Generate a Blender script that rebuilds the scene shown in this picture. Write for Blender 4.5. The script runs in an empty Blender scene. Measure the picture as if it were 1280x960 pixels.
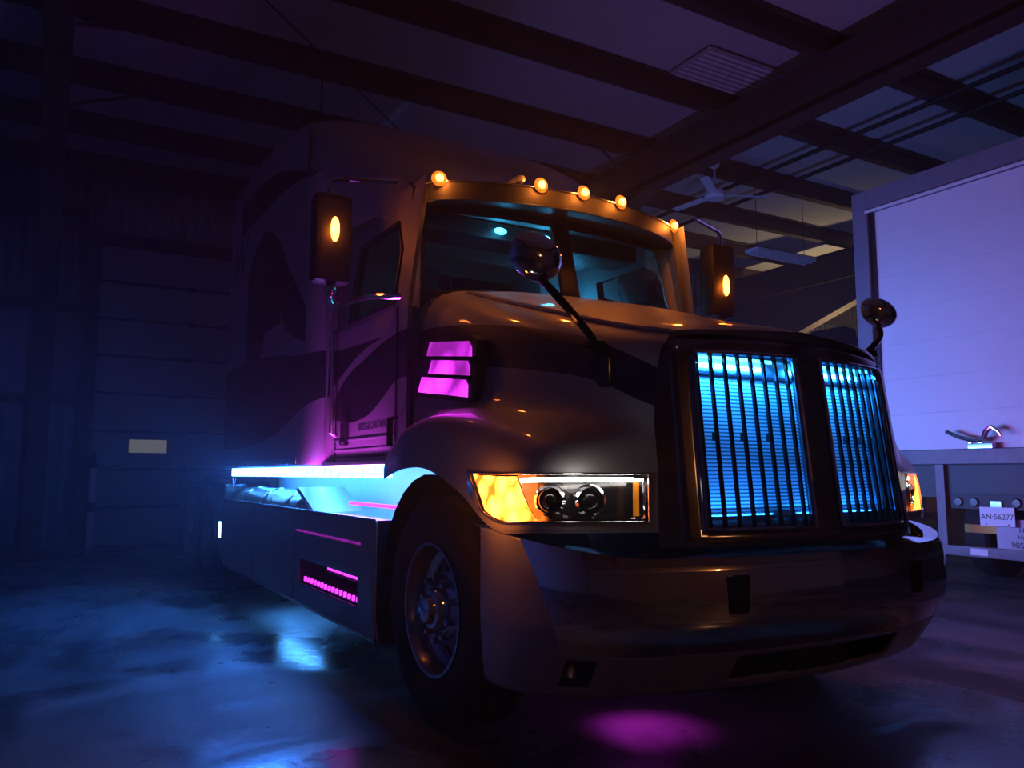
import bpy, bmesh, math, random
from mathutils import Vector, Matrix
R = math.radians
random.seed(7)
scene = bpy.context.scene
COL = scene.collection

# ------------------------------------------------------------------ camera
cam_d = bpy.data.cameras.new('camera')
cam_d.sensor_fit = 'HORIZONTAL'
cam_d.sensor_width = 36.0
cam_d.lens = 36.0 * 1000.0 / 1280.0
cam = bpy.data.objects.new('camera', cam_d)
COL.objects.link(cam)
YAW = R(30.1)
PITCH = math.atan(0.112)
cam.location = (-2.77, -3.48, 1.15)
cam.rotation_euler = (math.pi / 2 + PITCH, 0, -YAW)
scene.camera = cam

# ------------------------------------------------------------------ world, exposure
w = bpy.data.worlds.new('world')
scene.world = w
w.use_nodes = True
w.node_tree.nodes['Background'].inputs[0].default_value = (0.25, 0.3, 0.6, 1)
w.node_tree.nodes['Background'].inputs[1].default_value = 0.01
vs_w = w.node_tree.nodes.new('ShaderNodeVolumeScatter')      # thin haze added for a faint veil of light
vs_w.inputs['Density'].default_value = 0.012
vs_w.inputs['Anisotropy'].default_value = 0.3
w.node_tree.links.new(vs_w.outputs[0], w.node_tree.nodes['World Output'].inputs['Volume'])
scene.cycles.max_bounces = 6
scene.cycles.volume_bounces = 0
scene.view_settings.view_transform = 'Standard'
scene.view_settings.look = 'None'
scene.view_settings.exposure = 0.0
scene.view_settings.gamma = 1.0
scene.view_settings.use_curve_mapping = False

AMBER = (1.0, 0.24, 0.03)
CYAN = (0.05, 0.62, 1.0)
BLUE = (0.05, 0.32, 1.0)
MAGENTA = (0.85, 0.03, 0.95)
WHITE = (1.0, 0.93, 0.86)
WARM = (1.0, 0.72, 0.36)

# ------------------------------------------------------------------ materials
def mat(name, color, rough=0.5, metal=0.0, spec=0.5, coat=0.0, emit=None, strength=0.0, noise=0.0, nscale=20.0,
        bump=0.0, trans=0.0, alpha=1.0):
    m = bpy.data.materials.new(name)
    m.use_nodes = True
    nt = m.node_tree
    b = nt.nodes['Principled BSDF']
    b.inputs['Base Color'].default_value = (*color, 1)
    b.inputs['Roughness'].default_value = rough
    b.inputs['Metallic'].default_value = metal
    b.inputs['Specular IOR Level'].default_value = spec
    b.inputs['Coat Weight'].default_value = coat
    b.inputs['Coat Roughness'].default_value = 0.04
    b.inputs['Transmission Weight'].default_value = trans
    b.inputs['Alpha'].default_value = alpha
    if emit:
        b.inputs['Emission Color'].default_value = (*emit, 1)
        b.inputs['Emission Strength'].default_value = strength
        m.cycles.emission_sampling = 'NONE'
    if noise or bump:
        tc = nt.nodes.new('ShaderNodeTexCoord')
        n = nt.nodes.new('ShaderNodeTexNoise')
        n.inputs['Scale'].default_value = nscale
        n.inputs['Detail'].default_value = 5
        nt.links.new(tc.outputs['Object'], n.inputs['Vector'])
        if noise:
            mx = nt.nodes.new('ShaderNodeMix')
            mx.data_type = 'RGBA'
            mx.inputs[6].default_value = (*[c * (1 - noise) for c in color], 1)
            mx.inputs[7].default_value = (*[min(1, c * (1 + noise)) for c in color], 1)
            nt.links.new(n.outputs['Fac'], mx.inputs[0])
            nt.links.new(mx.outputs[2], b.inputs['Base Color'])
        if bump:
            bp = nt.nodes.new('ShaderNodeBump')
            bp.inputs['Strength'].default_value = bump
            bp.inputs['Distance'].default_value = 0.01
            nt.links.new(n.outputs['Fac'], bp.inputs['Height'])
            nt.links.new(bp.outputs['Normal'], b.inputs['Normal'])
    return m

def lamp_mat(name, color, strength):
    """glowing lens whose brightness varies a little over the lens"""
    m = mat(name, (0.02, 0.02, 0.02), 0.3, emit=color, strength=strength)
    nt = m.node_tree
    b = nt.nodes['Principled BSDF']
    tc = nt.nodes.new('ShaderNodeTexCoord')
    n = nt.nodes.new('ShaderNodeTexNoise')
    n.inputs['Scale'].default_value = 18
    mr = nt.nodes.new('ShaderNodeMapRange')
    mr.inputs[1].default_value = 0.3
    mr.inputs[2].default_value = 0.7
    mr.inputs[3].default_value = strength * 0.6
    mr.inputs[4].default_value = strength * 1.4
    nt.links.new(tc.outputs['Object'], n.inputs['Vector'])
    nt.links.new(n.outputs['Fac'], mr.inputs[0])
    nt.links.new(mr.outputs[0], b.inputs['Emission Strength'])
    return m

M = {}
M['paint'] = mat('silver_paint', (0.34, 0.33, 0.345), 0.5, 0.12, coat=0.45, noise=0.05, nscale=300)
M['black_paint'] = mat('black_paint', (0.012, 0.010, 0.012), 0.22, 0.0, coat=0.6, noise=0.1)
M['visor_paint'] = mat('visor_paint', (0.03, 0.027, 0.03), 0.5, 0.0, noise=0.08, nscale=30)
M['chrome'] = mat('chrome', (0.72, 0.72, 0.74), 0.05, 1.0, noise=0.03, nscale=3)
M['smoke_chrome'] = mat('smoked_chrome', (0.30, 0.29, 0.29), 0.14, 1.0, noise=0.05, nscale=4)
M['dull_chrome'] = mat('dull_chrome', (0.5, 0.5, 0.52), 0.22, 1.0, noise=0.1, nscale=30)
M['rim'] = mat('rim_aluminium', (0.45, 0.45, 0.46), 0.25, 1.0, noise=0.15, nscale=40)
M['rubber'] = mat('tyre_rubber', (0.018, 0.017, 0.017), 0.75, noise=0.3, nscale=25, bump=0.15)
M['plastic'] = mat('black_plastic', (0.012, 0.012, 0.013), 0.5, noise=0.2, nscale=60)
M['gloss_black'] = mat('gloss_black_plastic', (0.008, 0.008, 0.009), 0.12, noise=0.1)
M['dark_metal'] = mat('dark_metal', (0.03, 0.028, 0.028), 0.5, 0.6, noise=0.2)
M['tread'] = mat('tread_plate', (0.42, 0.42, 0.44), 0.28, 1.0, noise=0.15, nscale=60, bump=0.6)
M['tank'] = mat('tank_aluminium', (0.5, 0.5, 0.52), 0.25, 1.0, noise=0.08, nscale=10)
M['tank_panel'] = mat('brushed_panel', (0.55, 0.55, 0.57), 0.5, 0.6, noise=0.08, nscale=10)
M['seat'] = mat('seat_fabric', (0.09, 0.09, 0.10), 0.9, noise=0.2, nscale=90)
M['liner'] = mat('cab_liner', (0.30, 0.30, 0.31), 0.8, noise=0.1, nscale=120)
M['amber_lens'] = lamp_mat('amber_marker_lens', (1.0, 0.22, 0.02), 26)
def spot_mat(name, color, lo, hi, scale):
    m = mat(name, (0.05, 0.02, 0.0), 0.3, emit=color, strength=lo)
    nt = m.node_tree
    b = nt.nodes['Principled BSDF']
    tc = nt.nodes.new('ShaderNodeTexCoord')
    n = nt.nodes.new('ShaderNodeTexVoronoi')
    n.inputs['Scale'].default_value = scale
    mr = nt.nodes.new('ShaderNodeMapRange')
    mr.interpolation_type = 'SMOOTHSTEP'
    mr.inputs[1].default_value = 0.15
    mr.inputs[2].default_value = 0.85
    mr.inputs[3].default_value = hi
    mr.inputs[4].default_value = lo
    nt.links.new(tc.outputs['Object'], n.inputs['Vector'])
    nt.links.new(n.outputs['Distance'], mr.inputs[0])
    nt.links.new(mr.outputs[0], b.inputs['Emission Strength'])
    return m
M['amber_big'] = spot_mat('amber_signal_lens', (1.0, 0.17, 0.014), 2.2, 26, 14)
M['amber_glow'] = lamp_mat('amber_painted_glow', (1.0, 0.16, 0.012), 1.6)  # light put into the colour of marker halos and headlight divider
M['amber_dim'] = mat('amber_reflector', (0.8, 0.25, 0.02), 0.2, emit=(1, 0.3, 0.02), strength=0.25, noise=0.4, nscale=80)
M['white_led'] = lamp_mat('white_led', (1.0, 0.90, 0.85), 16)
M['cyan_lens'] = lamp_mat('cyan_dome_lens', (0.04, 0.6, 1.0), 16)
M['blue_led'] = lamp_mat('blue_led', (0.08, 0.40, 1.0), 14)
M['cyan_led'] = lamp_mat('grille_led', (0.06, 0.6, 1.0), 7)
M['magenta_glow'] = lamp_mat('magenta_glow', (0.75, 0.03, 0.9), 3.5)  # magenta lamps, and the glow put into the step teeth
M['vent_glow'] = spot_mat('vent_screen_glow', (0.72, 0.03, 0.85), 0.45, 3.2, 5.0)
M['glyph_dark'] = mat('dark_lettering', (0.02, 0.02, 0.03), 0.5, noise=0.1)
M['glyph_light'] = mat('light_lettering', (0.7, 0.72, 0.78), 0.4, noise=0.05)

def glass_mat(name, tint, alpha_mix):
    m = bpy.data.materials.new(name)
    m.use_nodes = True
    nt = m.node_tree
    nt.nodes.remove(nt.nodes['Principled BSDF'])
    out = nt.nodes['Material Output']
    tr = nt.nodes.new('ShaderNodeBsdfTransparent')
    tr.inputs[0].default_value = (*tint, 1)
    gl = nt.nodes.new('ShaderNodeBsdfGlossy')
    gl.inputs['Roughness'].default_value = 0.02
    fr = nt.nodes.new('ShaderNodeFresnel')
    fr.inputs[0].default_value = 1.5
    ma = nt.nodes.new('ShaderNodeMath')
    ma.operation = 'MULTIPLY_ADD'
    ma.inputs[1].default_value = 0.8
    ma.inputs[2].default_value = alpha_mix
    mx = nt.nodes.new('ShaderNodeMixShader')
    nt.links.new(fr.outputs[0], ma.inputs[0])
    nt.links.new(ma.outputs[0], mx.inputs[0])
    nt.links.new(tr.outputs[0], mx.inputs[1])
    nt.links.new(gl.outputs[0], mx.inputs[2])
    nt.links.new(mx.outputs[0], out.inputs[0])
    return m
M['glass'] = glass_mat('window_glass', (0.62, 0.66, 0.66), 0.01)
M['lens_clear'] = glass_mat('clear_lens', (0.95, 0.95, 0.95), 0.0)

def curve_node(nt, pts, lo, hi, src, scale):
    """float curve giving z (divided by scale) from the y position"""
    mr = nt.nodes.new('ShaderNodeMapRange')
    mr.inputs[1].default_value = lo
    mr.inputs[2].default_value = hi
    nt.links.new(src, mr.inputs[0])
    fc = nt.nodes.new('ShaderNodeFloatCurve')
    c = fc.mapping.curves[0]
    P = [((y - lo) / (hi - lo), z / scale) for y, z in pts]
    c.points[0].location = P[0]
    c.points[1].location = P[-1]
    for p in P[1:-1]:
        c.points.new(*p)
    fc.mapping.use_clip = False
    fc.mapping.update()
    nt.links.new(mr.outputs[0], fc.inputs['Value'])
    ml = nt.nodes.new('ShaderNodeMath')
    ml.operation = 'MULTIPLY'
    ml.inputs[1].default_value = scale
    nt.links.new(fc.outputs[0], ml.inputs[0])
    return ml.outputs[0]

def striped_paint(name, bands):
    """silver paint carrying dark swoosh bands; each band = (upper points, lower points) in (y, z), y ascending"""
    m = M['paint'].copy()
    m.name = name
    nt = m.node_tree
    b = nt.nodes['Principled BSDF']
    g = nt.nodes.new('ShaderNodeNewGeometry')
    sp = nt.nodes.new('ShaderNodeSeparateXYZ')
    nt.links.new(g.outputs['Position'], sp.inputs[0])
    total = None
    for up, lowp in bands:
        lo, hi = up[0][0], up[-1][0]
        zu = curve_node(nt, up, lo, hi, sp.outputs[1], 5.0)
        zl = curve_node(nt, lowp, lo, hi, sp.outputs[1], 5.0)
        def cmp(a, bb, op):
            n = nt.nodes.new('ShaderNodeMath')
            n.operation = op
            for i, v in enumerate((a, bb)):
                if hasattr(v, 'is_output'):
                    nt.links.new(v, n.inputs[i])
                else:
                    n.inputs[i].default_value = v
            return n.outputs[0]
        k = cmp(cmp(sp.outputs[2], zu, 'LESS_THAN'), cmp(sp.outputs[2], zl, 'GREATER_THAN'), 'MULTIPLY')
        k = cmp(k, cmp(sp.outputs[1], lo, 'GREATER_THAN'), 'MULTIPLY')
        k = cmp(k, cmp(sp.outputs[1], hi, 'LESS_THAN'), 'MULTIPLY')
        total = k if total is None else cmp(total, k, 'MAXIMUM')
    src = b.inputs['Base Color'].links[0].from_socket
    mx = nt.nodes.new('ShaderNodeMix')
    mx.data_type = 'RGBA'
    nt.links.new(total, mx.inputs[0])
    nt.links.new(src, mx.inputs[6])
    mx.inputs[7].default_value = (0.012, 0.008, 0.012, 1)
    nt.links.new(mx.outputs[2], b.inputs['Base Color'])
    mt = nt.nodes.new('ShaderNodeMath')
    mt.operation = 'MULTIPLY_ADD'
    mt.inputs[1].default_value = -0.12
    mt.inputs[2].default_value = 0.12
    nt.links.new(total, mt.inputs[0])
    nt.links.new(mt.outputs[0], b.inputs['Metallic'])
    return m

HOOD_UP = [(-1.3, 1.45), (-1.1, 1.545), (-0.78, 1.70), (-0.45, 1.80), (-0.1, 1.875), (0.25, 1.925), (0.62, 1.955), (0.95, 1.945)]
HOOD_LO = [(-1.3, 1.34), (-1.1, 1.40), (-0.75, 1.545), (-0.45, 1.61), (-0.1, 1.66), (0.25, 1.67), (0.62, 1.67), (0.95, 1.66)]
M['hood_paint'] = striped_paint('hood_paint', [(HOOD_UP, HOOD_LO)])
M['cab_paint'] = striped_paint('cab_paint', [
    ([(0.5, 1.955), (0.95, 1.93), (1.3, 1.86), (1.67, 1.77), (1.9, 1.63)], [(0.5, 1.67), (0.78, 1.67), (0.95, 1.60), (1.25, 1.50), (1.9, 1.52)]),
    ([(0.98, 1.96), (1.3, 1.97), (1.6, 1.98), (1.95, 2.0)], [(0.98, 1.955), (1.3, 1.925), (1.6, 1.85), (1.95, 1.72)]),
])
M['sleeper_paint'] = striped_paint('sleeper_paint', [
    ([(1.9, 2.0), (2.4, 2.02), (3.0, 2.1), (5.2, 2.2)], [(1.9, 1.68), (2.3, 1.60), (3.0, 1.46), (5.2, 1.40)]),
    ([(2.2, 2.35), (2.7, 2.75), (3.2, 3.15), (3.7, 3.25), (4.2, 3.0)], [(2.2, 2.1), (2.7, 2.25), (3.2, 2.55), (3.7, 2.1), (4.2, 2.1)]),
    ([(2.2, 3.36), (2.7, 3.55), (3.4, 3.72), (4.6, 3.78)], [(2.2, 3.34), (2.7, 3.42), (3.4, 3.46), (4.6, 3.5)]),
])

def fin_mat():
    m = mat('radiator_fins', (0.55, 0.57, 0.6), 0.4, 0.5)
    nt = m.node_tree
    b = nt.nodes['Principled BSDF']
    g = nt.nodes.new('ShaderNodeTexCoord')
    wv = nt.nodes.new('ShaderNodeTexWave')
    wv.bands_direction = 'Z'
    wv.inputs['Scale'].default_value = 20.0
    nt.links.new(g.outputs['Object'], wv.inputs['Vector'])
    mx = nt.nodes.new('ShaderNodeMix')
    mx.data_type = 'RGBA'
    mx.inputs[6].default_value = (0.08, 0.08, 0.09, 1)
    mx.inputs[7].default_value = (0.7, 0.72, 0.75, 1)
    nt.links.new(wv.outputs['Fac'], mx.inputs[0])
    nt.links.new(mx.outputs[2], b.inputs['Base Color'])
    return m
M['fins'] = fin_mat()

def floor_mat():
    m = mat('concrete_floor', (0.2, 0.2, 0.2), 0.35)
    nt = m.node_tree
    b = nt.nodes['Principled BSDF']
    tc = nt.nodes.new('ShaderNodeTexCoord')
    def noise(sc, det=5, dist=0.0, stretch=None):
        n = nt.nodes.new('ShaderNodeTexNoise')
        n.inputs['Scale'].default_value = sc
        n.inputs['Detail'].default_value = det
        n.inputs['Distortion'].default_value = dist
        if stretch:
            mp = nt.nodes.new('ShaderNodeMapping')
            mp.inputs['Scale'].default_value = stretch
            nt.links.new(tc.outputs['Object'], mp.inputs[0])
            nt.links.new(mp.outputs[0], n.inputs['Vector'])
        else:
            nt.links.new(tc.outputs['Object'], n.inputs['Vector'])
        return n.outputs['Fac']
    def ramp(src, a, c, va, vb):
        r = nt.nodes.new('ShaderNodeMapRange')
        r.inputs[1].default_value = a
        r.inputs[2].default_value = c
        r.inputs[3].default_value = va
        r.inputs[4].default_value = vb
        nt.links.new(src, r.inputs[0])
        return r.outputs[0]
    def math2(op, a, c):
        n = nt.nodes.new('ShaderNodeMath')
        n.operation = op
        nt.links.new(a, n.inputs[0])
        if hasattr(c, 'is_output'):
            nt.links.new(c, n.inputs[1])
        else:
            n.inputs[1].default_value = c
        return n.outputs[0]
    base = ramp(noise(1.1, 6, 0.6), 0.3, 0.7, 0.08, 0.19)
    fine = ramp(noise(40, 4), 0.3, 0.7, 0.85, 1.1)
    streaks = ramp(noise(0.8, 5, 1.2, (1.0, 0.35, 1)), 0.52, 0.62, 1.0, 0.45)      # darker streaks stretched along the lane
    spots = ramp(noise(9, 2), 0.70, 0.74, 1.0, 0.35)
    val = math2('MULTIPLY', math2('MULTIPLY', base, fine), math2('MULTIPLY', streaks, spots))
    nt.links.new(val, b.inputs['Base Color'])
    wet = ramp(noise(0.9, 4, 0.8), 0.42, 0.58, 0.20, 0.55)
    rg = math2('ADD', wet, ramp(noise(25, 4), 0.3, 0.7, -0.03, 0.05))
    nt.links.new(rg, b.inputs['Roughness'])
    bp = nt.nodes.new('ShaderNodeBump')
    bp.inputs['Strength'].default_value = 0.12
    bp.inputs['Distance'].default_value = 0.02
    nt.links.new(noise(14, 6), bp.inputs['Height'])
    nt.links.new(bp.outputs[0], b.inputs['Normal'])
    return m
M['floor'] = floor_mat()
M['ceiling'] = mat('roof_insulation', (0.42, 0.42, 0.44), 0.8, noise=0.12, nscale=1.5)
M['steel'] = mat('primer_steel', (0.055, 0.032, 0.03), 0.6, noise=0.25, nscale=6)
M['wall'] = mat('wall_sheet', (0.30, 0.30, 0.33), 0.6, noise=0.15, nscale=2)
M['door'] = mat('door_sheet', (0.30, 0.30, 0.33), 0.55, noise=0.1, nscale=3)
M['trailer_white'] = mat('trailer_white', (0.72, 0.71, 0.72), 0.45, noise=0.05, nscale=5)
M['trailer_frame'] = mat('trailer_frame', (0.20, 0.20, 0.23), 0.45, noise=0.2, nscale=8)
M['trailer_steel'] = mat('trailer_steel', (0.16, 0.15, 0.16), 0.55, 0.3, noise=0.3, nscale=12)
M['plate'] = mat('plate_white', (0.75, 0.73, 0.75), 0.4, noise=0.04)
M['flap'] = mat('mud_flap_white', (0.45, 0.5, 0.55), 0.6, noise=0.2, nscale=10)
M['fan_white'] = mat('fan_white', (0.65, 0.65, 0.68), 0.4, noise=0.05)
M['yellow_wall'] = mat('yellow_post', (0.7, 0.55, 0.1), 0.6, noise=0.15, nscale=12)

# ------------------------------------------------------------------ mesh helpers
def link(o, parent=None):
    COL.objects.link(o)
    if parent is not None:
        o.parent = parent
    return o

def obj(name, verts, faces, m, parent=None, sharp=35, smooth=True, mod=None):
    me = bpy.data.meshes.new(name)
    me.from_pydata([tuple(v) for v in verts], [], faces)
    bm = bmesh.new()
    bm.from_mesh(me)
    bmesh.ops.remove_doubles(bm, verts=bm.verts, dist=1e-5)
    bmesh.ops.recalc_face_normals(bm, faces=bm.faces)
    bm.to_mesh(me)
    bm.free()
    if smooth:
        me.polygons.foreach_set('use_smooth', [True] * len(me.polygons))
        me.set_sharp_from_angle(angle=R(sharp))
    if m is not None:
        me.materials.append(m)
    o = bpy.data.objects.new(name, me)
    link(o, parent)
    if mod:
        s = o.modifiers.new('thickness', 'SOLIDIFY')
        s.thickness = mod
        s.offset = -1
    return o

class MB:
    """collects pieces of one part"""
    def __init__(s):
        s.v, s.f = [], []
        s.hard = False
    def add(s, verts, faces):
        n = len(s.v)
        s.v += [Vector(p) for p in verts]
        s.f += [tuple(i + n for i in f) for f in faces]
        return s
    def box(s, lo, hi, bev=0.0, mtx=None):
        bm = bmesh.new()
        bmesh.ops.create_cube(bm, size=1)
        c = [(a + b) / 2 for a, b in zip(lo, hi)]
        d = [abs(b - a) for a, b in zip(lo, hi)]
        for v in bm.verts:
            v.co = Vector((c[0] + v.co.x * d[0], c[1] + v.co.y * d[1], c[2] + v.co.z * d[2]))
        if bev:
            s.hard = True
            bmesh.ops.bevel(bm, geom=list(bm.edges), offset=min(bev, min(d) * 0.45), segments=2, profile=0.6, affect='EDGES')
        if mtx is not None:
            bmesh.ops.transform(bm, matrix=mtx, verts=bm.verts)
        bm.verts.ensure_lookup_table()
        s.add([v.co.copy() for v in bm.verts], [tuple(v.index for v in f.verts) for f in bm.faces])
        bm.free()
        return s
    def tube(s, pts, r, n=10, caps=True):
        pts = [Vector(p) for p in pts]
        rs = r if isinstance(r, (list, tuple)) else [r] * len(pts)
        base = len(s.v)
        up = None
        for i, p in enumerate(pts):
            t = (pts[min(i + 1, len(pts) - 1)] - pts[max(i - 1, 0)]).normalized()
            if up is None:
                up = t.orthogonal().normalized()
            up = (up - t * up.dot(t))
            up = up.normalized() if up.length > 1e-6 else t.orthogonal().normalized()
            sd = t.cross(up)
            for k in range(n):
                a = 2 * math.pi * k / n
                s.v.append(p + (up * math.cos(a) + sd * math.sin(a)) * rs[i])
        for i in range(len(pts) - 1):
            for k in range(n):
                a, b = base + i * n + k, base + i * n + (k + 1) % n
                s.f.append((a, b, b + n, a + n))
        if caps:
            s.f.append(tuple(base + k for k in range(n)))
            e = base + (len(pts) - 1) * n
            s.f.append(tuple(e + k for k in reversed(range(n))))
        return s
    def lathe(s, prof, c, axis='x', n=32, close=False):
        """prof: (radius, along-axis)"""
        base = len(s.v)
        for r, a in prof:
            for k in range(n):
                t = 2 * math.pi * k / n
                u, v = r * math.cos(t), r * math.sin(t)
                p = {'x': (a, u, v), 'y': (u, a, v), 'z': (u, v, a)}[axis]
                s.v.append(Vector(p) + Vector(c))
        m = len(prof)
        for i in range(m if close else m - 1):
            j = (i + 1) % m
            for k in range(n):
                q = (k + 1) % n
                s.f.append((base + i * n + k, base + i * n + q, base + j * n + q, base + j * n + k))
        return s
    def ellipsoid(s, c, rad, n=20, m=12, cut=None):
        prof = []
        base = len(s.v)
        for i in range(m + 1):
            th = math.pi * i / m
            for k in range(n):
                ph = 2 * math.pi * k / n
                s.v.append(Vector((c[0] + rad[0] * math.sin(th) * math.cos(ph), c[1] + rad[1] * math.sin(th) * math.sin(ph), c[2] + rad[2] * math.cos(th))))
        for i in range(m):
            for k in range(n):
                q = (k + 1) % n
                s.f.append((base + i * n + k, base + i * n + q, base + (i + 1) * n + q, base + (i + 1) * n + k))
        return s
    def prism(s, poly, axis, a0, a1):
        """extrude a polygon given in the two other axes"""
        def p3(p, a):
            return {'x': (a, p[0], p[1]), 'y': (p[0], a, p[1]), 'z': (p[0], p[1], a)}[axis]
        n = len(poly)
        vs = [p3(p, a0) for p in poly] + [p3(p, a1) for p in poly]
        fs = [tuple(range(n)), tuple(reversed(range(n, 2 * n)))] + [(i, (i + 1) % n, n + (i + 1) % n, n + i) for i in range(n)]
        return s.add(vs, fs)
    def grid(s, fn, us, vs, skip=None):
        base = len(s.v)
        nu, nv = len(us), len(vs)
        for u in us:
            for v in vs:
                s.v.append(Vector(fn(u, v)))
        for i in range(nu - 1):
            for j in range(nv - 1):
                if skip and skip((us[i] + us[i + 1]) / 2, (vs[j] + vs[j + 1]) / 2):
                    continue
                a = base + i * nv + j
                s.f.append((a, a + 1, a + nv + 1, a + nv))
        return s
    def mirror(s):
        """a new builder mirrored in x"""
        b = MB()
        b.v = [Vector((-p.x, p.y, p.z)) for p in s.v]
        b.f = [tuple(reversed(f)) for f in s.f]
        return b
    def both(s):
        n = len(s.v)
        s.v += [Vector((-p.x, p.y, p.z)) for p in s.v[:n]]
        s.f += [tuple(i + n for i in reversed(f)) for f in list(s.f)]
        return s
    def build(s, name, m, parent=None, sharp=35, mod=None):
        o = obj(name, s.v, s.f, m, parent, sharp, True, mod)
        if s.hard:
            o.modifiers.new('even_normals', 'WEIGHTED_NORMAL').keep_sharp = True
        return o

def lin(a, b, n):
    return [a + (b - a) * i / (n - 1) for i in range(n)]

def catmull(P, t):
    n = len(P)
    i = max(0, min(n - 2, int(math.floor(t))))
    f = t - i
    p1, p2 = P[i], P[i + 1]
    p0 = P[i - 1] if i > 0 else p1 * 2 - p2
    p3 = P[i + 2] if i + 2 < n else p2 * 2 - p1
    return 0.5 * ((2 * p1) + (p2 - p0) * f + (2 * p0 - 5 * p1 + 4 * p2 - p3) * f * f + (3 * p1 - p0 - 3 * p2 + p3) * f ** 3)

def thing(name, label, cat, loc=(0, 0, 0), group=None, kind=None, rot=0.0):
    o = bpy.data.objects.new(name, None)
    o.location = loc
    o.rotation_euler = (0, 0, rot)
    o.empty_display_size = 0.2
    link(o)
    return tag(o, label, cat, group, kind)

def tag(o, label=None, cat=None, group=None, kind=None):
    for k, v in (('label', label), ('category', cat), ('group', group), ('kind', kind)):
        if v:
            o[k] = v
    return o

def struct(o, label):
    return tag(o, label, None, None, 'structure')

def light(kind, name, loc, color, energy, parent=None, size=None, size_y=None, direction=None, spread=None, soft=0.02, angle=None, blend=0.5):
    d = bpy.data.lights.new(name, kind)
    d.color = color
    d.energy = energy
    if kind == 'AREA':
        d.shape = 'RECTANGLE'
        d.size = size
        d.size_y = size_y
        if spread:
            d.spread = spread
    else:
        d.shadow_soft_size = soft
    if kind == 'SPOT':
        d.spot_size = angle
        d.spot_blend = blend
    o = bpy.data.objects.new(name, d)
    o.location = loc
    if direction is not None:
        dv = Vector(direction).normalized()
        z = -dv
        ref = Vector((0, 1, 0))             # a strip's long side (local x) runs along the truck
        x = (ref - z * ref.dot(z)).normalized()
        y = z.cross(x)
        o.rotation_euler = Matrix((x, y, z)).transposed().to_euler()
    link(o, parent)
    return o

def text(name, body, size, loc, rot, m, parent, ext=0.001, align='CENTER', shear=0.0, sx=1.0):
    c = bpy.data.curves.new(name, 'FONT')
    c.body = body
    c.size = size
    c.extrude = ext
    c.align_x = align
    c.align_y = 'CENTER'
    c.shear = shear
    c.materials.append(m)
    o = bpy.data.objects.new(name, c)
    o.location = loc
    o.rotation_euler = rot
    COL.objects.link(o)
    dg = bpy.context.evaluated_depsgraph_get()
    me = bpy.data.meshes.new_from_object(o.evaluated_get(dg))
    bpy.data.objects.remove(o)
    bpy.data.curves.remove(c)
    me.name = name
    if not me.materials:
        me.materials.append(m)
    o = bpy.data.objects.new(name, me)
    o.location = loc
    o.rotation_euler = rot
    o.scale = (sx, 1, 1)
    link(o, parent)
    return o
FACE_NEG_X = (math.pi / 2, 0, -math.pi / 2)     # lettering read by someone looking towards +x

# =================================================================== THE BUILDING
CEIL = 6.25
BACKY = 11.2
# floor: slabs with recessed joints
fl = bpy.data.objects.new('floor', None)
link(fl)
struct(fl, 'damp grey concrete floor of the truck bay')
sx = [-8.0, -3.35, 1.6, 6.55, 11.5, 16.0, 20.0]
sy = [-10.0, -6.6, -2.05, 2.5, 7.05, BACKY]
for i in range(len(sx) - 1):
    for j in range(len(sy) - 1):
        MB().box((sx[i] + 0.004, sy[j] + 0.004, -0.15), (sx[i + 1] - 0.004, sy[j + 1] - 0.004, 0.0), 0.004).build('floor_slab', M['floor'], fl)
MB().box((-8, -10, -0.3), (20, BACKY, -0.151)).build('slab_joint_bed', M['dark_metal'], fl)

# back wall of ribbed sheet panels
def ribbed(x0, x1, y, z0, z1, out, rib=0.2, depth=0.03):
    mb = MB()
    pts = []
    x = x0
    while x < x1 - 1e-6:
        e = min(x + rib, x1)
        w_ = e - x
        pts += [(x, 0), (x + w_ * 0.55, 0), (x + w_ * 0.65, depth), (x + w_ * 0.9, depth)]
        x = e
    pts.append((x1, 0))
    vs = [(p[0], y + out * p[1], z0) for p in pts] + [(p[0], y + out * p[1], z1) for p in pts]
    n = len(pts)
    mb.add(vs, [(i, i + 1, n + i + 1, n + i) for i in range(n - 1)])
    return mb
wb = bpy.data.objects.new('wall_back', None)
link(wb)
struct(wb, 'dark ribbed steel back wall with girts and columns')
DX0, DX1, DZ = -2.22, 3.9, 4.95
for x0, x1, z0, z1 in ((-8, -5.5, 0, CEIL), (-5.5, -2.9, 0, CEIL), (-2.9, DX0, 0, CEIL), (DX0, DX1, DZ, CEIL), (DX1, 6.8, 0, CEIL), (6.8, 9.8, 0, CEIL), (9.8, 12.8, 0, CEIL), (12.8, 16, 0, CEIL), (16, 20, 0, CEIL)):
    ribbed(x0, x1, BACKY, z0, z1, -1).build('wall_panel', M['wall'], wb, mod=0.01)
for z in (2.25, 3.75, 5.3):
    for x0, x1 in ((-8, -2.98), (-2.82, DX0 - 0.15), (DX1 + 0.15, 4.75), (4.95, 11.9), (12.1, 20)):
        if z > DZ and x0 == -2.82:
            pass
        MB().box((x0, BACKY - 0.2, z), (x1, BACKY - 0.035, z + 0.13), 0.005).build('girt', M['steel'], wb)
for x in (-2.9, 4.85, 12.0):
    MB().box((x - 0.14, BACKY - 0.40, 0), (x + 0.14, BACKY - 0.37, CEIL), 0).box((x - 0.14, BACKY - 0.22, 0), (x + 0.14, BACKY - 0.205, CEIL)).box((x - 0.01, BACKY - 0.37, 0), (x + 0.01, BACKY - 0.22, CEIL)).build('column', M['steel'], wb)
for x0, x1 in ((DX0 - 0.16, DX0), (DX1, DX1 + 0.16)):
    MB().box((x0, BACKY - 0.2, 0), (x1, BACKY - 0.02, DZ + 0.16), 0.005).build('door_jamb', M['steel'], wb)
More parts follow.
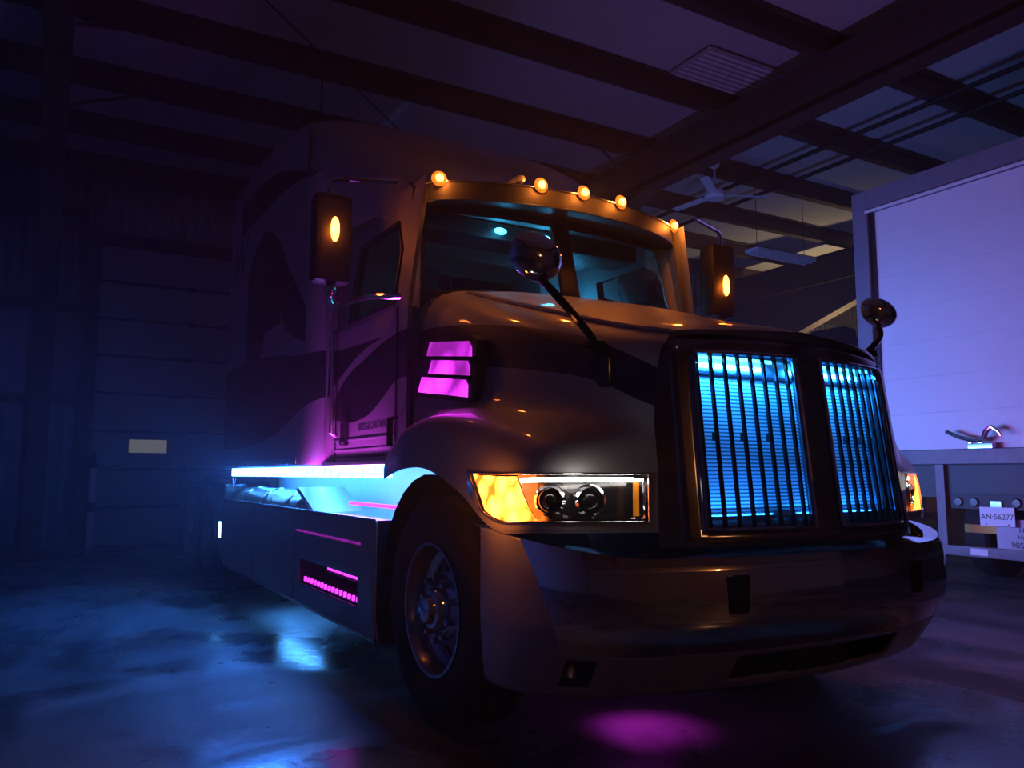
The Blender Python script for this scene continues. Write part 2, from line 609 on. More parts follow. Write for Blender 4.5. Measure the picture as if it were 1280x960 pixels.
MB().box((DX0, BACKY - 0.2, DZ), (DX1, BACKY - 0.02, DZ + 0.16), 0.005).build('door_header', M['steel'], wb)

# overhead door
d1 = bpy.data.objects.new('door_1', None)
link(d1)
struct(d1, 'closed sectional overhead door with one small lit window')
ph = DZ / 8
WX0, WX1, WZ0, WZ1 = -1.62, -1.02, 1.48, 1.72
for i in range(8):
    z0, z1 = i * ph + 0.01, (i + 1) * ph - 0.012
    mb = MB()
    if z0 < WZ0 and z1 > WZ1:
        for a, b_, c, d in ((DX0, WX0, z0, z1), (WX1, DX1, z0, z1), (WX0, WX1, z0, WZ0), (WX0, WX1, WZ1, z1)):
            mb.box((a, BACKY - 0.12, c), (b_, BACKY - 0.07, d), 0)
    else:
        mb.box((DX0, BACKY - 0.12, z0), (DX1, BACKY - 0.07, z1), 0.008)
    p = mb.build('door_panel', M['door'], d1)
    MB().box((DX0, BACKY - 0.135, z1 - 0.03), (DX1, BACKY - 0.12, z1 - 0.005), 0.003).build('stiffener', M['dark_metal'], p)
    for hx in (-0.75, 1.0, 2.6):
        MB().box((hx - 0.04, BACKY - 0.15, z1 - 0.05), (hx + 0.04, BACKY - 0.12, z1 + 0.045), 0.004).build('hinge', M['dark_metal'], p)
M['dusk'] = mat('dusk_window', (0.1, 0.1, 0.1), 0.6, emit=(0.75, 0.76, 0.62), strength=0.13)
pane = MB().box((WX0, BACKY - 0.1, WZ0), (WX1, BACKY - 0.085, WZ1)).build('window_pane', M['dusk'], d1)
MB().box((WX0 - .03, BACKY - 0.127, WZ0 - .03), (WX0 + .012, BACKY - 0.115, WZ1 + .03)).box((WX1 - .012, BACKY - 0.127, WZ0 - .03), (WX1 + .03, BACKY - 0.115, WZ1 + .03)).box((WX0, BACKY - 0.127, WZ1 - .012), (WX1, BACKY - 0.115, WZ1 + .03)).box((WX0, BACKY - 0.127, WZ0 - .03), (WX1, BACKY - 0.115, WZ0 + .012)).build('window_frame', M['door'], d1)
for x in (DX0 + 0.03, DX1 - 0.03):
    MB().box((x - 0.03, BACKY - 0.21, 0), (x + 0.03, BACKY - 0.15, DZ)).build('door_track', M['dark_metal'], d1)

# other walls (outside the view, they close the bay)
wl = bpy.data.objects.new('wall_left', None)
link(wl)
struct(wl, 'dark steel side wall on the left')
MB().box((-8.1, -10, 0), (-8.0, BACKY, CEIL)).build('wall_panel', M['wall'], wl)
wr = bpy.data.objects.new('wall_right', None)
link(wr)
struct(wr, 'steel side wall at the far right')
MB().box((20.0, -10, 0), (20.1, BACKY, CEIL)).build('wall_panel', M['wall'], wr)
for z in (2.2, 4.2):
    MB().box((19.85, -10, z), (19.99, BACKY, z + 0.14)).build('girt', M['steel'], wr)
wf = bpy.data.objects.new('wall_front', None)
link(wf)
struct(wf, 'steel wall of the bay in front of the truck')
MB().box((-8, -8.1, 0), (20, -8.0, CEIL)).build('wall_panel', mat('tan_wall_sheet', (0.42, 0.27, 0.16), 0.7, noise=0.2, nscale=2), wf)
for z in (2.2, 4.2):
    MB().box((-8, -7.99, z), (20, -7.85, z + 0.14)).build('girt', M['steel'], wf)

# ceiling: insulated roof sheets, purlins, rafters
ce = bpy.data.objects.new('ceiling', None)
link(ce)
struct(ce, 'insulated steel roof with dark purlins and rafters')
rx = [-8, -2.9, 4.85, 12, 20]
ry = [-10, -6, -2.6, 0.7, 4.0, 7.3, BACKY]
for i in range(len(rx) - 1):
    for j in range(len(ry) - 1):
        MB().box((rx[i], ry[j], CEIL), (rx[i + 1] - 0.01, ry[j + 1] - 0.01, CEIL + 0.05)).build('roof_panel', M['ceiling'], ce)
for y in (-9.0, -7.35, -5.75, -4.15, -2.55, -0.95, 0.65, 2.3, 4.0, 5.7, 7.35, 9.0, 10.6):
    MB().box((-8, y - 0.09, CEIL - 0.025), (20, y + 0.01, CEIL - 0.001)).box((-8, y - 0.01, CEIL - 0.25), (20, y + 0.01, CEIL - 0.025)).box((-8, y - 0.01, CEIL - 0.27), (20, y + 0.13, CEIL - 0.25)).build('purlin', M['steel'], ce)
for x in (-2.9, 4.85, 12.0):
    z0, z1 = CEIL - 0.87, CEIL - 0.275
    mb = MB().box((x - 0.13, -10, z0), (x + 0.13, BACKY - 0.41, z0 + 0.025)).box((x - 0.13, -10, z1 - 0.02), (x + 0.13, BACKY - 0.41, z1)).box((x - 0.012, -10, z0 + 0.025), (x + 0.012, BACKY - 0.41, z1 - 0.02))
    mb.build('rafter', M['steel'], ce)
    # tapered haunch where the rafter meets the column
    MB().prism([(BACKY - 0.42, 3.9), (BACKY - 0.42, CEIL - 0.88), (5.5, CEIL - 0.88), (BACKY - 0.9, 3.9)], 'x', x - 0.012, x + 0.012).build('haunch_web', M['steel'], ce)
    d = Vector((0, 5.5 - (BACKY - 0.9), CEIL - 0.88 - 3.9))
    mt = Matrix.Translation((x, (5.5 + BACKY - 0.9) / 2, (CEIL - 0.88 + 3.9) / 2)) @ Matrix.Rotation(math.atan2(d.z, d.y), 4, 'X')
    MB().box((-0.13, -d.length / 2, -0.012), (0.13, d.length / 2, 0.012), 0, mt).build('haunch_flange', M['steel'], ce)
for a, b_ in (((-2.78, 3.2, CEIL - .3), (-1.2, 4.0, CEIL - .28)), ((-2.78, 5.0, 5.5), (-1.9, 5.7, CEIL - .26)), ((4.0, 5.7, CEIL - .27), (4.75, 5.75, 5.5)), ((-2.78, 7.0, 5.5), (-1.9, 7.35, CEIL - .26))):
    MB().tube([a, b_], 0.022, 6).build('flange_brace', M['steel'], ce)
for (x, y0, y1) in ((6.9, -3, 9.5), (7.6, -3, 9.5)):
    MB().tube([(x, y0, CEIL - 0.32), (x, y1, CEIL - 0.32)], 0.035, 8).build('gas_pipe', M['dark_metal'], ce)
MB().tube([(-2.6, 3.0, CEIL - 0.3), (4.6, 9.8, CEIL - 0.3)], 0.010, 6).build('rod_brace', M['dark_metal'], ce)

# hanging cable
hc = thing('hanging_cable', 'thin dark cable hanging from the roof behind the truck', 'cable', (0.05, 6.3, 0))
MB().tube([(0, 0, CEIL - 0.02), (0.01, 0, 5.2), (0, 0, 4.35)], 0.012, 6).build('cord', M['plastic'], hc)
MB().lathe([(0, 4.22), (0.03, 4.24), (0.035, 4.3), (0.015, 4.37), (0, 4.38)], (0, 0, 0), 'z', 10).build('plug', M['plastic'], hc)

# ceiling fan
fan = thing('ceiling_fan', 'white ceiling fan hanging on a downrod beside the rafter', 'fan', (6.0, 5.35, 0))
fz = 5.45
def fanp(name, mb, m):
    return mb.build(name, m, fan)
fanp('canopy', MB().lathe([(0.0, CEIL - 0.27), (0.09, CEIL - 0.275), (0.085, CEIL - 0.33), (0.03, CEIL - 0.37), (0, CEIL - 0.37)], (0, 0, 0), 'z', 20), M['fan_white'])
fanp('downrod', MB().tube([(0, 0, fz + 0.1), (0, 0, CEIL - 0.36)], 0.016, 8), M['fan_white'])
fanp('motor', MB().lathe([(0, fz + 0.15), (0.06, fz + 0.15), (0.07, fz + 0.07), (0.16, fz + 0.05), (0.17, fz - 0.02), (0.13, fz - 0.06), (0, fz - 0.06)], (0, 0, 0), 'z', 24), M['fan_white'])
for k in range(3):
    a = R(-25 + 120 * k)
    mt = Matrix.Rotation(a, 4, 'Z') @ Matrix.Translation((0, 0, fz)) @ Matrix.Rotation(R(9), 4, 'X')
    bl = fanp('blade', MB().box((0.2, -0.065, -0.004), (0.85, 0.065, 0.004), 0.003, mt), M['fan_white'])
    MB().box((0.1, -0.02, -0.006), (0.26, 0.02, 0.010), 0.002, mt).build('blade_arm', M['fan_white'], bl)

# ceiling fluorescent fixture (off)
fx = thing('tube_light_fixture', 'unlit pale strip light fixture hanging under the purlins', 'light fixture', (8.3, 6.1, 4.95))
MB().box((-0.75, -0.14, 0), (0.75, 0.14, 0.07), 0.01).build('reflector', M['fan_white'], fx)
for y in (-0.07, 0.07):
    MB().tube([(-0.7, y, -0.02), (0.7, y, -0.02)], 0.015, 8).build('tube', M['plate'], fx)
for x in (-0.6, 0.6):
    MB().tube([(x, 0, 0.06), (x, 0, CEIL - 4.95)], 0.006, 5).build('hanger', M['dark_metal'], fx)

# louvred heater up by the purlins
lv = thing('louvred_ceiling_vent', 'pale louvred vent panel fixed under the roof beside the rafter', 'vent', (4.55, 3.15, CEIL - 0.32))
lv.location = (4.42, 3.5, CEIL - 0.09)
MB().box((-0.62, -0.36, 0.03), (0.62, 0.36, 0.06), 0.005).build('vent_box', M['ceiling'], lv)
for k in range(8):
    y = -0.32 + k * 0.09
    MB().box((-0.6, y - 0.022, -0.01), (0.6, y + 0.022, 0.0), 0.002, Matrix.Translation((0, 0, 0.02)) ).build('slat', M['fan_white'], lv)

# bollard light by the overhead door
bo = thing('door_bollard', 'pale post with a dark cap beside the overhead door frame', 'bollard', (-2.12, 10.75, 0))
MB().lathe([(0, 0.0), (0.055, 0.0), (0.055, 1.25), (0, 1.25)], (0, 0, 0), 'z', 16).build('post', mat('pale_pink_post', (0.75, 0.5, 0.5), 0.6, noise=0.1), bo)
MB().lathe([(0.06, 0.55), (0.062, 0.55), (0.062, 0.70), (0.06, 0.70)], (0, 0, 0), 'z', 16).build('band', M['dark_metal'], bo)
MB().lathe([(0.06, 1.24), (0.062, 1.30), (0.03, 1.36), (0.03, 1.48), (0, 1.5)], (0, 0, 0), 'z', 16).build('cap', M['dark_metal'], bo)

# warm work lamp standing behind the trailer (its light reaches the wall and roof at the right)
wl_ = thing('work_lamp', 'warm tripod work lamp behind the box trailer', 'lamp', (13.0, 8.0, 0))
MB().tube([(0, 0, 0.5), (0, 0, 2.6)], 0.02, 8).build('pole', M['dark_metal'], wl_)
for k in range(3):
    a = R(90 + 120 * k)
    MB().tube([(0, 0, 0.7), (0.45 * math.cos(a), 0.45 * math.sin(a), 0.01)], 0.015, 6).build('leg', M['dark_metal'], wl_)
MB().box((-0.14, -0.06, 2.6), (0.14, 0.06, 2.82), 0.01).build('head', M['dark_metal'], wl_)
MB().box((-0.12, 0.061, 2.62), (0.12, 0.066, 2.80), 0.002).build('lens', lamp_mat('work_lens', WARM, 10), wl_)
light('SPOT', 'work_lamp_light', (0, 0.12, 2.9), WARM, 420, wl_, soft=0.08, angle=R(150), blend=1.0, direction=(0.1, 0.1, 1))

bh = thing('fill_lamp', 'small caged fill lamp added on the tan wall facing the truck', 'lamp', (1.5, -7.98, 2.6))  # unseen lamp added to fill the truck front with warm light
MB().lathe([(0, 0), (0.12, 0), (0.12, 0.04), (0.1, 0.05)], (0, 0, 0), 'y', 20).build('base', M['dark_metal'], bh)
MB().ellipsoid((0, 0.06, 0), (0.085, 0.06, 0.085), 18, 10).build('globe', lamp_mat('fill_lamp_globe', (1.0, 0.45, 0.16), 6), bh)
for k in range(3):
    a = math.pi * k / 3
    MB().tube([(0.1 * math.cos(a) * math.cos(t), 0.04 + 0.1 * math.sin(t), 0.1 * math.sin(a) * math.cos(t)) for t in lin(0, math.pi, 9)], 0.005, 5).build('cage_bar', M['dark_metal'], bh)
light('POINT', 'fill_lamp_light', (0, 0.2, 0), (1.0, 0.42, 0.16), 22, bh, soft=0.08)

# dark heap of pallets beyond the hood
hp = thing('storage_cabinet', 'tall dark storage cabinet with a heaped load on top, behind the box trailer', 'cabinet', (9.3, 6.2, 0))
MB().box((-1.0, -0.4, 0.0), (1.6, 0.4, 3.3), 0.03).build('body', M['dark_metal'], hp)
MB().prism([(-1.0, 3.3), (1.6, 3.3), (1.2, 3.5), (0.62, 3.62), (0.6, 3.78), (0.25, 3.8), (0.2, 3.64), (-0.4, 3.45)], 'y', -0.35, 0.35).build('load', M['plastic'], hp)
for k in range(3):
    MB().box((-0.95 + k * 0.85, -0.42, 0.15), (-0.13 + k * 0.85, -0.4, 3.2), 0.01).build('door', M['dark_metal'], hp)

# =================================================================== BOX TRAILER (right)
TX = 4.75
tr = thing('box_trailer', 'white box trailer with a shut roll-up door, parked across at the right', 'trailer', (TX, 0.75, 0))
# local: face at x=0, y from -1.3 to 1.3
T_L = 1.27
TTOP = 4.19
MB().box((-0.02, 1.09, 1.24), (0.12, T_L, TTOP), 0.01).build('door_post', M['trailer_frame'], tr)
MB().box((-0.02, -T_L, 1.24), (0.12, -1.09, TTOP), 0.01).build('door_post', M['trailer_frame'], tr)
hd = MB().box((-0.02, -1.09, 3.95), (0.12, 1.09, TTOP), 0.01).build('header', M['trailer_frame'], tr)
MB().box((-0.045, -1.1, 3.935), (-0.02, 1.1, 3.962), 0.004).build('drip_rail', M['trailer_white'], hd)
rd = MB().box((0.075, -1.09, 1.38), (0.085, 1.09, 3.95)).build('roll_door', M['trailer_frame'], tr)
npan = 7
for k in range(npan):
    z0 = 1.385 + k * (2.56 / npan)
    MB().box((0.05, -1.045, z0 + 0.0005), (0.075, 1.045, z0 + 2.56 / npan - 0.0005), 0.001).build('door_panel', M['trailer_white'], rd)
MB().box((0.02, 1.045, 1.38), (0.075, 1.09, 3.94), 0.004).build('door_seal', M['plastic'], rd)
MB().box((0.02, -1.09, 1.38), (0.075, -1.045, 3.94), 0.004).build('door_seal', M['plastic'], rd)
MB().box((-0.05, -T_L, 1.24), (0.2, T_L, 1.38), 0.008).build('sill', M['trailer_steel'], tr)
MB().box((0.12, -T_L, 1.24), (9.0, -1.24, TTOP), 0).box((0.12, 1.24, 1.24), (9.0, T_L, TTOP), 0).build('side_wall', M['trailer_white'], tr)
MB().box((0.12, -T_L, TTOP - 0.03), (9.0, T_L, TTOP + 0.005)).build('roof', M['trailer_white'], tr)
MB().box((0.2, -T_L, 1.2), (9.0, T_L, 1.26)).build('deck', M['trailer_steel'], tr)
MB().box((8.97, -T_L, 1.24), (9.0, T_L, TTOP)).build('front_wall', M['trailer_white'], tr)
for y in (-0.45, 0.45):
    MB().box((0.15, y - 0.05, 0.95), (9.0, y + 0.05, 1.2), 0.005).build('frame_rail', M['trailer_steel'], tr)
# cross member with tail lights and plate bracket
cm = MB().box((0.02, -1.1, 0.92), (0.1, 1.02, 1.235), 0.006).build('tail_panel', M['plastic'], tr)
lp = MB().box((0.0, -0.62, 0.82), (0.02, 0.36, 0.96), 0.004).build('light_panel', M['dark_metal'], tr)
for y in (0.28, 0.13, -0.25, -0.4):
    MB().lathe([(0, -0.02), (0.035, -0.02), (0.045, 0.0), (0.05, 0.01)], (0.0, y, 0.885), 'x', 18).build('tail_lamp', mat('dark_red_lens', (0.08, 0.004, 0.004), 0.25), lp)
# rear impact guard
ig = MB().box((-0.03, -1.15, 0.38), (0.06, 1.15, 0.475), 0.01).build('impact_guard', M['trailer_steel'], tr)
for y in (0.44, -0.44):
    MB().box((-0.03, y - 0.045, 0.47), (0.05, y + 0.045, 1.24), 0.008).build('upright', M['trailer_steel'], ig)
MB().box((-0.033, 0.02, 0.40), (-0.03, 0.18, 0.46), 0).build('reflective_tape', M['plate'], ig)
# licence plate
pl = MB().box((-0.028, -0.235, 0.675), (-0.02, 0.075, 0.845), 0.002).build('licence_plate', M['plate'], tr)
text('plate_text', 'AN\u00b756277', 0.070, (-0.0295, -0.08, 0.757), FACE_NEG_X, M['glyph_dark'], pl, 0.0008)
for y in (0.02, -0.18):
    MB().lathe([(0, -0.004), (0.007, -0.004), (0.007, 0)], (-0.028, y, 0.69), 'x', 8).build('plate_bolt', M['dark_metal'], pl)
MB().box((-0.02, -0.12, 0.83), (0.0, -0.02, 0.9), 0.004).build('plate_lamp', M['dull_chrome'], pl)
# pale mud flap with lettering
mf = MB().box((0.02, -0.75, 0.42), (0.035, -0.04, 0.74), 0.004).build('mud_flap', M['flap'], tr)
text('flap_text', 'HUS', 0.065, (0.018, -0.30, 0.645), FACE_NEG_X, M['glyph_dark'], mf, 0.0008)
text('flap_text', 'Hamilt', 0.055, (0.018, -0.30, 0.585), FACE_NEG_X, M['glyph_dark'], mf, 0.0008)
text('flap_text', '905-62', 0.075, (0.018, -0.27, 0.51), FACE_NEG_X, M['glyph_dark'], mf, 0.0008)
MB().box((0.3, -0.02, 0.58), (0.34, 0.42, 0.66), 0.005).build('cross_brace', M['yellow_wall'], tr)
# latch
la = MB().box((-0.062, -0.10, 1.38), (0.05, 0.13, 1.43), 0.006).build('door_latch', M['dull_chrome'], tr)
MB().tube([(-0.05, 0.33, 1.55), (-0.06, 0.2, 1.49), (-0.06, 0.06, 1.455), (-0.06, -0.02, 1.47), (-0.06, -0.05, 1.54), (-0.06, -0.10, 1.575), (-0.06, -0.16, 1.53), (-0.06, -0.18, 1.49)], [0.02, 0.02, 0.022, 0.026, 0.026, 0.022, 0.017, 0.012], 10).build('lever', M['dull_chrome'], la)
for y in (0.0, 0.09):
    MB().lathe([(0, -0.02), (0.016, -0.018), (0.018, 0)], (-0.07, y, 1.44), 'x', 12).build('latch_bolt', M['chrome'], la)
# trailer wheels
def tyre_mb(cx, r, w_, y=0, z=None, n=40):
    z = r if z is None else z
    h = w_ / 2
    prof = [(r * 0.56, -h * 0.82), (r * 0.62, -h * 0.96), (r * 0.8, -h), (r * 0.92, -h * 0.95), (r * 0.975, -h * 0.8),
            (r, -h * 0.72), (r, -h * 0.42), (r - 0.012, -h * 0.4), (r - 0.012, -h * 0.34), (r, -h * 0.32), (r, -h * 0.06), (r - 0.012, -h * 0.04), (r - 0.012, h * 0.04), (r, h * 0.06), (r, h * 0.32), (r - 0.012, h * 0.34), (r - 0.012, h * 0.4), (r, h * 0.42), (r, h * 0.72),
            (r * 0.975, h * 0.8), (r * 0.92, h * 0.95), (r * 0.8, h), (r * 0.62, h * 0.96), (r * 0.56, h * 0.82)]
    return MB().lathe(prof, (cx, y, z), 'x', n, close=True)
for x in (1.9, 3.2):
    for y in (-0.98, 0.98):
        tw = bpy.data.objects.new('trailer_wheel', None)
        link(tw, tr)
        prof = [(0.28, -0.12), (0.45, -0.14), (0.49, -0.11), (0.5, -0.05), (0.5, 0.05), (0.49, 0.11), (0.45, 0.14), (0.28, 0.12)]
        MB().lathe(prof, (x, y, 0.5), 'y', 32, close=True).build('tyre', M['rubber'], tw)
        MB().lathe([(0.285, -0.1), (0.26, -0.1), (0.22, 0), (0.12, 0.02), (0.1, -0.06), (0, -0.06)], (x, y, 0.5), 'y', 24).build('rim', M['trailer_steel'], tw)


# =================================================================== THE TRUCK
# x: sideways (negative = the side facing the camera), y: towards the rear, z: up; front axle at y = 0
tk = thing('semi_truck', 'silver highway tractor with dark swooshes, lit amber markers and blue grille', 'truck')
V = Vector

# ---------------- hood surface: rails across, stations from cowl (0) to nose (6), given as half width, y, z
HS = [
    [(1.20, .60, 1.12), (1.20, .60, 1.15), (1.20, .59, 1.20), (1.17, .58, 1.29), (1.05, .60, 1.37), (1.00, .62, 1.72), (.90, .63, 2.14), (.50, .59, 2.225), (0, .56, 2.245)],
    [(1.22, .30, 1.17), (1.22, .30, 1.20), (1.22, .30, 1.26), (1.19, .30, 1.38), (1.05, .30, 1.45), (.985, .30, 1.73), (.885, .30, 2.04), (.50, .27, 2.135), (0, .24, 2.16)],
    [(1.22, .00, 1.17), (1.22, .00, 1.21), (1.22, .00, 1.28), (1.19, .00, 1.41), (1.03, .00, 1.485), (.955, .00, 1.70), (.86, -.01, 1.945), (.48, -.07, 2.04), (0, -.10, 2.07)],
    [(1.22, -.35, 1.07), (1.22, -.36, 1.10), (1.22, -.36, 1.17), (1.18, -.35, 1.37), (1.00, -.33, 1.465), (.91, -.33, 1.65), (.82, -.34, 1.85), (.46, -.41, 1.94), (0, -.44, 1.97)],
    [(1.22, -.66, .93), (1.22, -.66, .97), (1.21, -.655, 1.15), (1.145, -.61, 1.31), (.95, -.57, 1.42), (.855, -.58, 1.58), (.77, -.61, 1.77), (.44, -.69, 1.85), (0, -.73, 1.875)],
    [(1.16, -.925, .93), (1.16, -.925, .97), (1.14, -.91, 1.15), (1.05, -.875, 1.275), (.87, -.835, 1.37), (.785, -.84, 1.51), (.72, -.88, 1.70), (.42, -.97, 1.775), (0, -1.02, 1.80)],
    [(.76, -1.115, .93), (.76, -1.115, .97), (.755, -1.11, 1.15), (.745, -1.09, 1.27), (.735, -1.07, 1.36), (.71, -1.06, 1.50), (.65, -1.06, 1.68), (.40, -1.13, 1.72), (0, -1.18, 1.745)],
]
HS = [[V(p) for p in row] for row in HS]
def hood_pt(k, r):
    rows = []
    i = max(0, min(5, int(k)))
    P = [catmull(HS[j], r) for j in range(7)]
    return catmull(P, k)
def hood_n(k, r):
    e = 0.02
    a = hood_pt(min(6, k + e), r) - hood_pt(max(0, k - e), r)
    b = hood_pt(k, min(8, r + e)) - hood_pt(k, max(0, r - e))
    n = a.cross(b).normalized()
    c = hood_pt(k, r)
    if n.dot(V((c.x, -0.3, 0.3))) < 0:
        n = -n
    return n
def side(p, s):
    return V((s * p.x, p.y, p.z))
HLK0, HLK1 = 3.25, 5.9166667          # headlight span along the stations
NK, NR = 72, 8
ks = [6 * i / NK for i in range(NK + 1)]
rs = []
for r in range(8):
    rs += [r + j / 6 for j in range(6)]
rs.append(8)
mb = MB().grid(lambda k, r: side(hood_pt(k, r), -1), ks, rs, lambda k, r: 1 < r < 2 and HLK0 < k < HLK1)
mb.both()
hood = mb.build('hood', M['hood_paint'], tk, 50)

# dark wheel well liners
for s in (-1, 1):
    us = lin(0, 1, 14)
    def arch(u, v, s=s):
        a = math.pi * (0.02 + 0.96 * u)
        return (s * (1.19 - 0.55 * v), 0.02 + 0.60 * math.cos(a), 0.55 + 0.60 * math.sin(a))
    MB().grid(arch, us, [0, .5, 1]).build('wheel_well', M['plastic'], tk)

# raised rib on the hood top each side
for s in (-1, 1):
    pts = [side(hood_pt(k, 6.45) + V((0, 0, 0.004)), s) for k in lin(0.3, 5.7, 20)]
    MB().tube(pts, [0.004] + [0.014] * 18 + [0.004], 8).build('hood_rib', M['paint'], tk)

# hood side vent: dark frame, three backlit screens
for s in (-1, 1):
    y0, y1 = -0.10, 0.52
    def hx(y, z):
        # half width of the hood side at y, z (nearest sample)
        best = None
        for k in lin(0, 3, 13):
            for r in lin(4, 6, 17):
                p = hood_pt(k, r)
                d = (p.y - y) ** 2 + (p.z - z) ** 2
                if best is None or d < best[0]:
                    best = (d, p.x)
        return best[1]
    rows = [(1.862, 1.785, 0.47, -0.03), (1.765, 1.69, 0.40, -0.05), (1.672, 1.585, 0.48, -0.07)]
    SH = lambda p: (p[0], p[1] + 0.13 * (p[0] - 0.47))
    fr = MB()
    outline = [SH(p) for p in ((0.54, 1.885), (0.0, 1.895), (-0.07, 1.87), (-0.14, 1.58), (-0.11, 1.56), (0.53, 1.56), (0.56, 1.58))]
    xo = 1.0
    def fx_(y, z):
        return 0.985 + 0.085 * (1.86 - z) / 0.4 + 0.035 * (y - 0.2)
    n = len(outline)
    vs = [(s * (fx_(*p) + 0.0), p[0], p[1]) for p in outline] + [(s * (fx_(*p) - 0.12), p[0], p[1]) for p in outline]
    fr.add(vs, [tuple(range(n)), tuple(range(n, 2 * n))] + [(i, (i + 1) % n, n + (i + 1) % n, n + i) for i in range(n)])
    vent = fr.build('hood_vent', M['plastic'], tk)
    for (zt, zb, yr, yf) in rows:
        mb = MB()
        pts = [(yr, zt), (yf + 0.04, zt), (yf, zt - 0.03), (yf - 0.02, zb), (yr + 0.01, zb)]
        pts = [SH(p) for p in pts]
        q = [(s * (fx_(*p) + 0.003), p[0], p[1]) for p in pts] + [(s * (fx_(*p) - 0.02), p[0], p[1]) for p in pts]
        m_ = len(pts)
        mb.add(q, [tuple(range(m_)), tuple(range(m_, 2 * m_))] + [(i, (i + 1) % m_, m_ + (i + 1) % m_, m_ + i) for i in range(m_)])
        mb.build('vent_screen', M['vent_glow'], vent)
    for zz in (1.74, 1.646):
        MB().box((s * (fx_(0.2, zz) - 0.01), -0.33, -0.011), (s * (fx_(0.2, zz) + 0.016), 0.33, 0.011), 0.005, Matrix.Translation((0, 0.22, zz)) @ Matrix.Rotation(math.atan(0.13), 4, 'X')).build('vent_louvre', M['gloss_black'], vent)
    light('AREA', 'vent_light', (s * 1.06, 0.2, 1.66), MAGENTA, 1.6, vent, 0.5, 0.3, (s, 0, -0.1))

# ---------------- grille
def face_pt(u, v):
    """grille surround: u -1..1 across, v 0..1 up"""
    W = 0.69 + (0.665 - 0.69) * v - 0.05 * max(0, (v - 0.86) / 0.14) ** 2
    y = -1.285 + 0.095 * v + 0.115 * u * u
    if v > 0.9:
        y += (v - 0.9) * 0.25
    return V((u * W, y, 0.875 + 0.84 * v))
GU0, GU1, GV0, GV1 = 0.115, 0.86, 0.075, 0.905
us = sorted(set(lin(-1, 1, 41) + [-GU1, -GU0, GU0, GU1]))
vs_ = sorted(set(lin(0, 1, 25) + [GV0, GV1]))
gs = MB().grid(face_pt, us, vs_, lambda u, v: GU0 < abs(u) < GU1 and GV0 < v < GV1).build('grille_surround', M['smoke_chrome'], tk, mod=0.03)
# side cheeks and brow that close the surround to the hood
cheek = MB()
for s in (-1, 1):
    def ck(t, v, s=s):
        a = face_pt(s, v)
        rr = 0.0 + 6.05 * v
        b = side(hood_pt(6, min(6.05, rr)), s)
        if v < 0.12:
            b.z = a.z
        return a.lerp(b, t)
    cheek.grid(ck, [0, .5, 1], lin(0, 1, 20))
def brow(u, t):
    a = face_pt(u, 1.0)
    r = 8 - 2 * abs(u)
    b = side(hood_pt(6, r), 1 if u > 0 else -1)
    p = a.lerp(b, t)
    p.z += 0.02 * math.sin(math.pi * t)
    return p
cheek.grid(brow, lin(-1, 1, 31), lin(0, 1, 5))
cheek.build('grille_shell', M['smoke_chrome'], tk, 60)
# chrome outline of each opening
for s in (-1, 1):
    loop = [face_pt(s * GU0, v) for v in lin(GV0, GV1, 8)] + [face_pt(s * u, GV1) for u in lin(GU0, GU1, 8)] + [face_pt(s * GU1, v) for v in lin(GV1, GV0, 8)] + [face_pt(s * u, GV0) for u in lin(GU1, GU0, 8)]
    MB().tube([p + V((0, -0.004, 0)) for p in loop], 0.008, 6).build('opening_trim', M['chrome'], gs)
    for k in range(8):
        u = GU0 + (GU1 - GU0) * (k + 0.5) / 8
        a, b = face_pt(s * u, GV0), face_pt(s * u, GV1)
        pts = [face_pt(s * u, v) + V((0, 0.022, 0)) for v in lin(GV0 - 0.01, GV1 + 0.01, 6)]
        bar = MB()
        hw, dp = 0.0065, 0.006
        vv, ff = [], []
        for p in pts:
            vv += [p + V((-hw, -dp, 0)), p + V((hw, -dp, 0)), p + V((hw * 1.2, dp, 0)), p + V((-hw * 1.2, dp, 0))]
        for i in range(len(pts) - 1):
            for j in range(4):
                ff.append((i * 4 + j, i * 4 + (j + 1) % 4, i * 4 + 4 + (j + 1) % 4, i * 4 + 4 + j))
        ff += [(0, 1, 2, 3), tuple(len(vv) - 4 + j for j in (3, 2, 1, 0))]
        bar.add(vv, ff)
        gb = bar.build('grille_bar', M['gloss_black'], gs)
        if k in (2, 4, 6):
            c = face_pt(s * u, 0.5) + V((-0.012, 0.02, 0))
            MB().box((c.x - 0.008, c.y - 0.012, c.z - 0.018), (c.x + 0.008, c.y + 0.012, c.z + 0.018), 0.003).build('bar_clip', M['plastic'], gb)
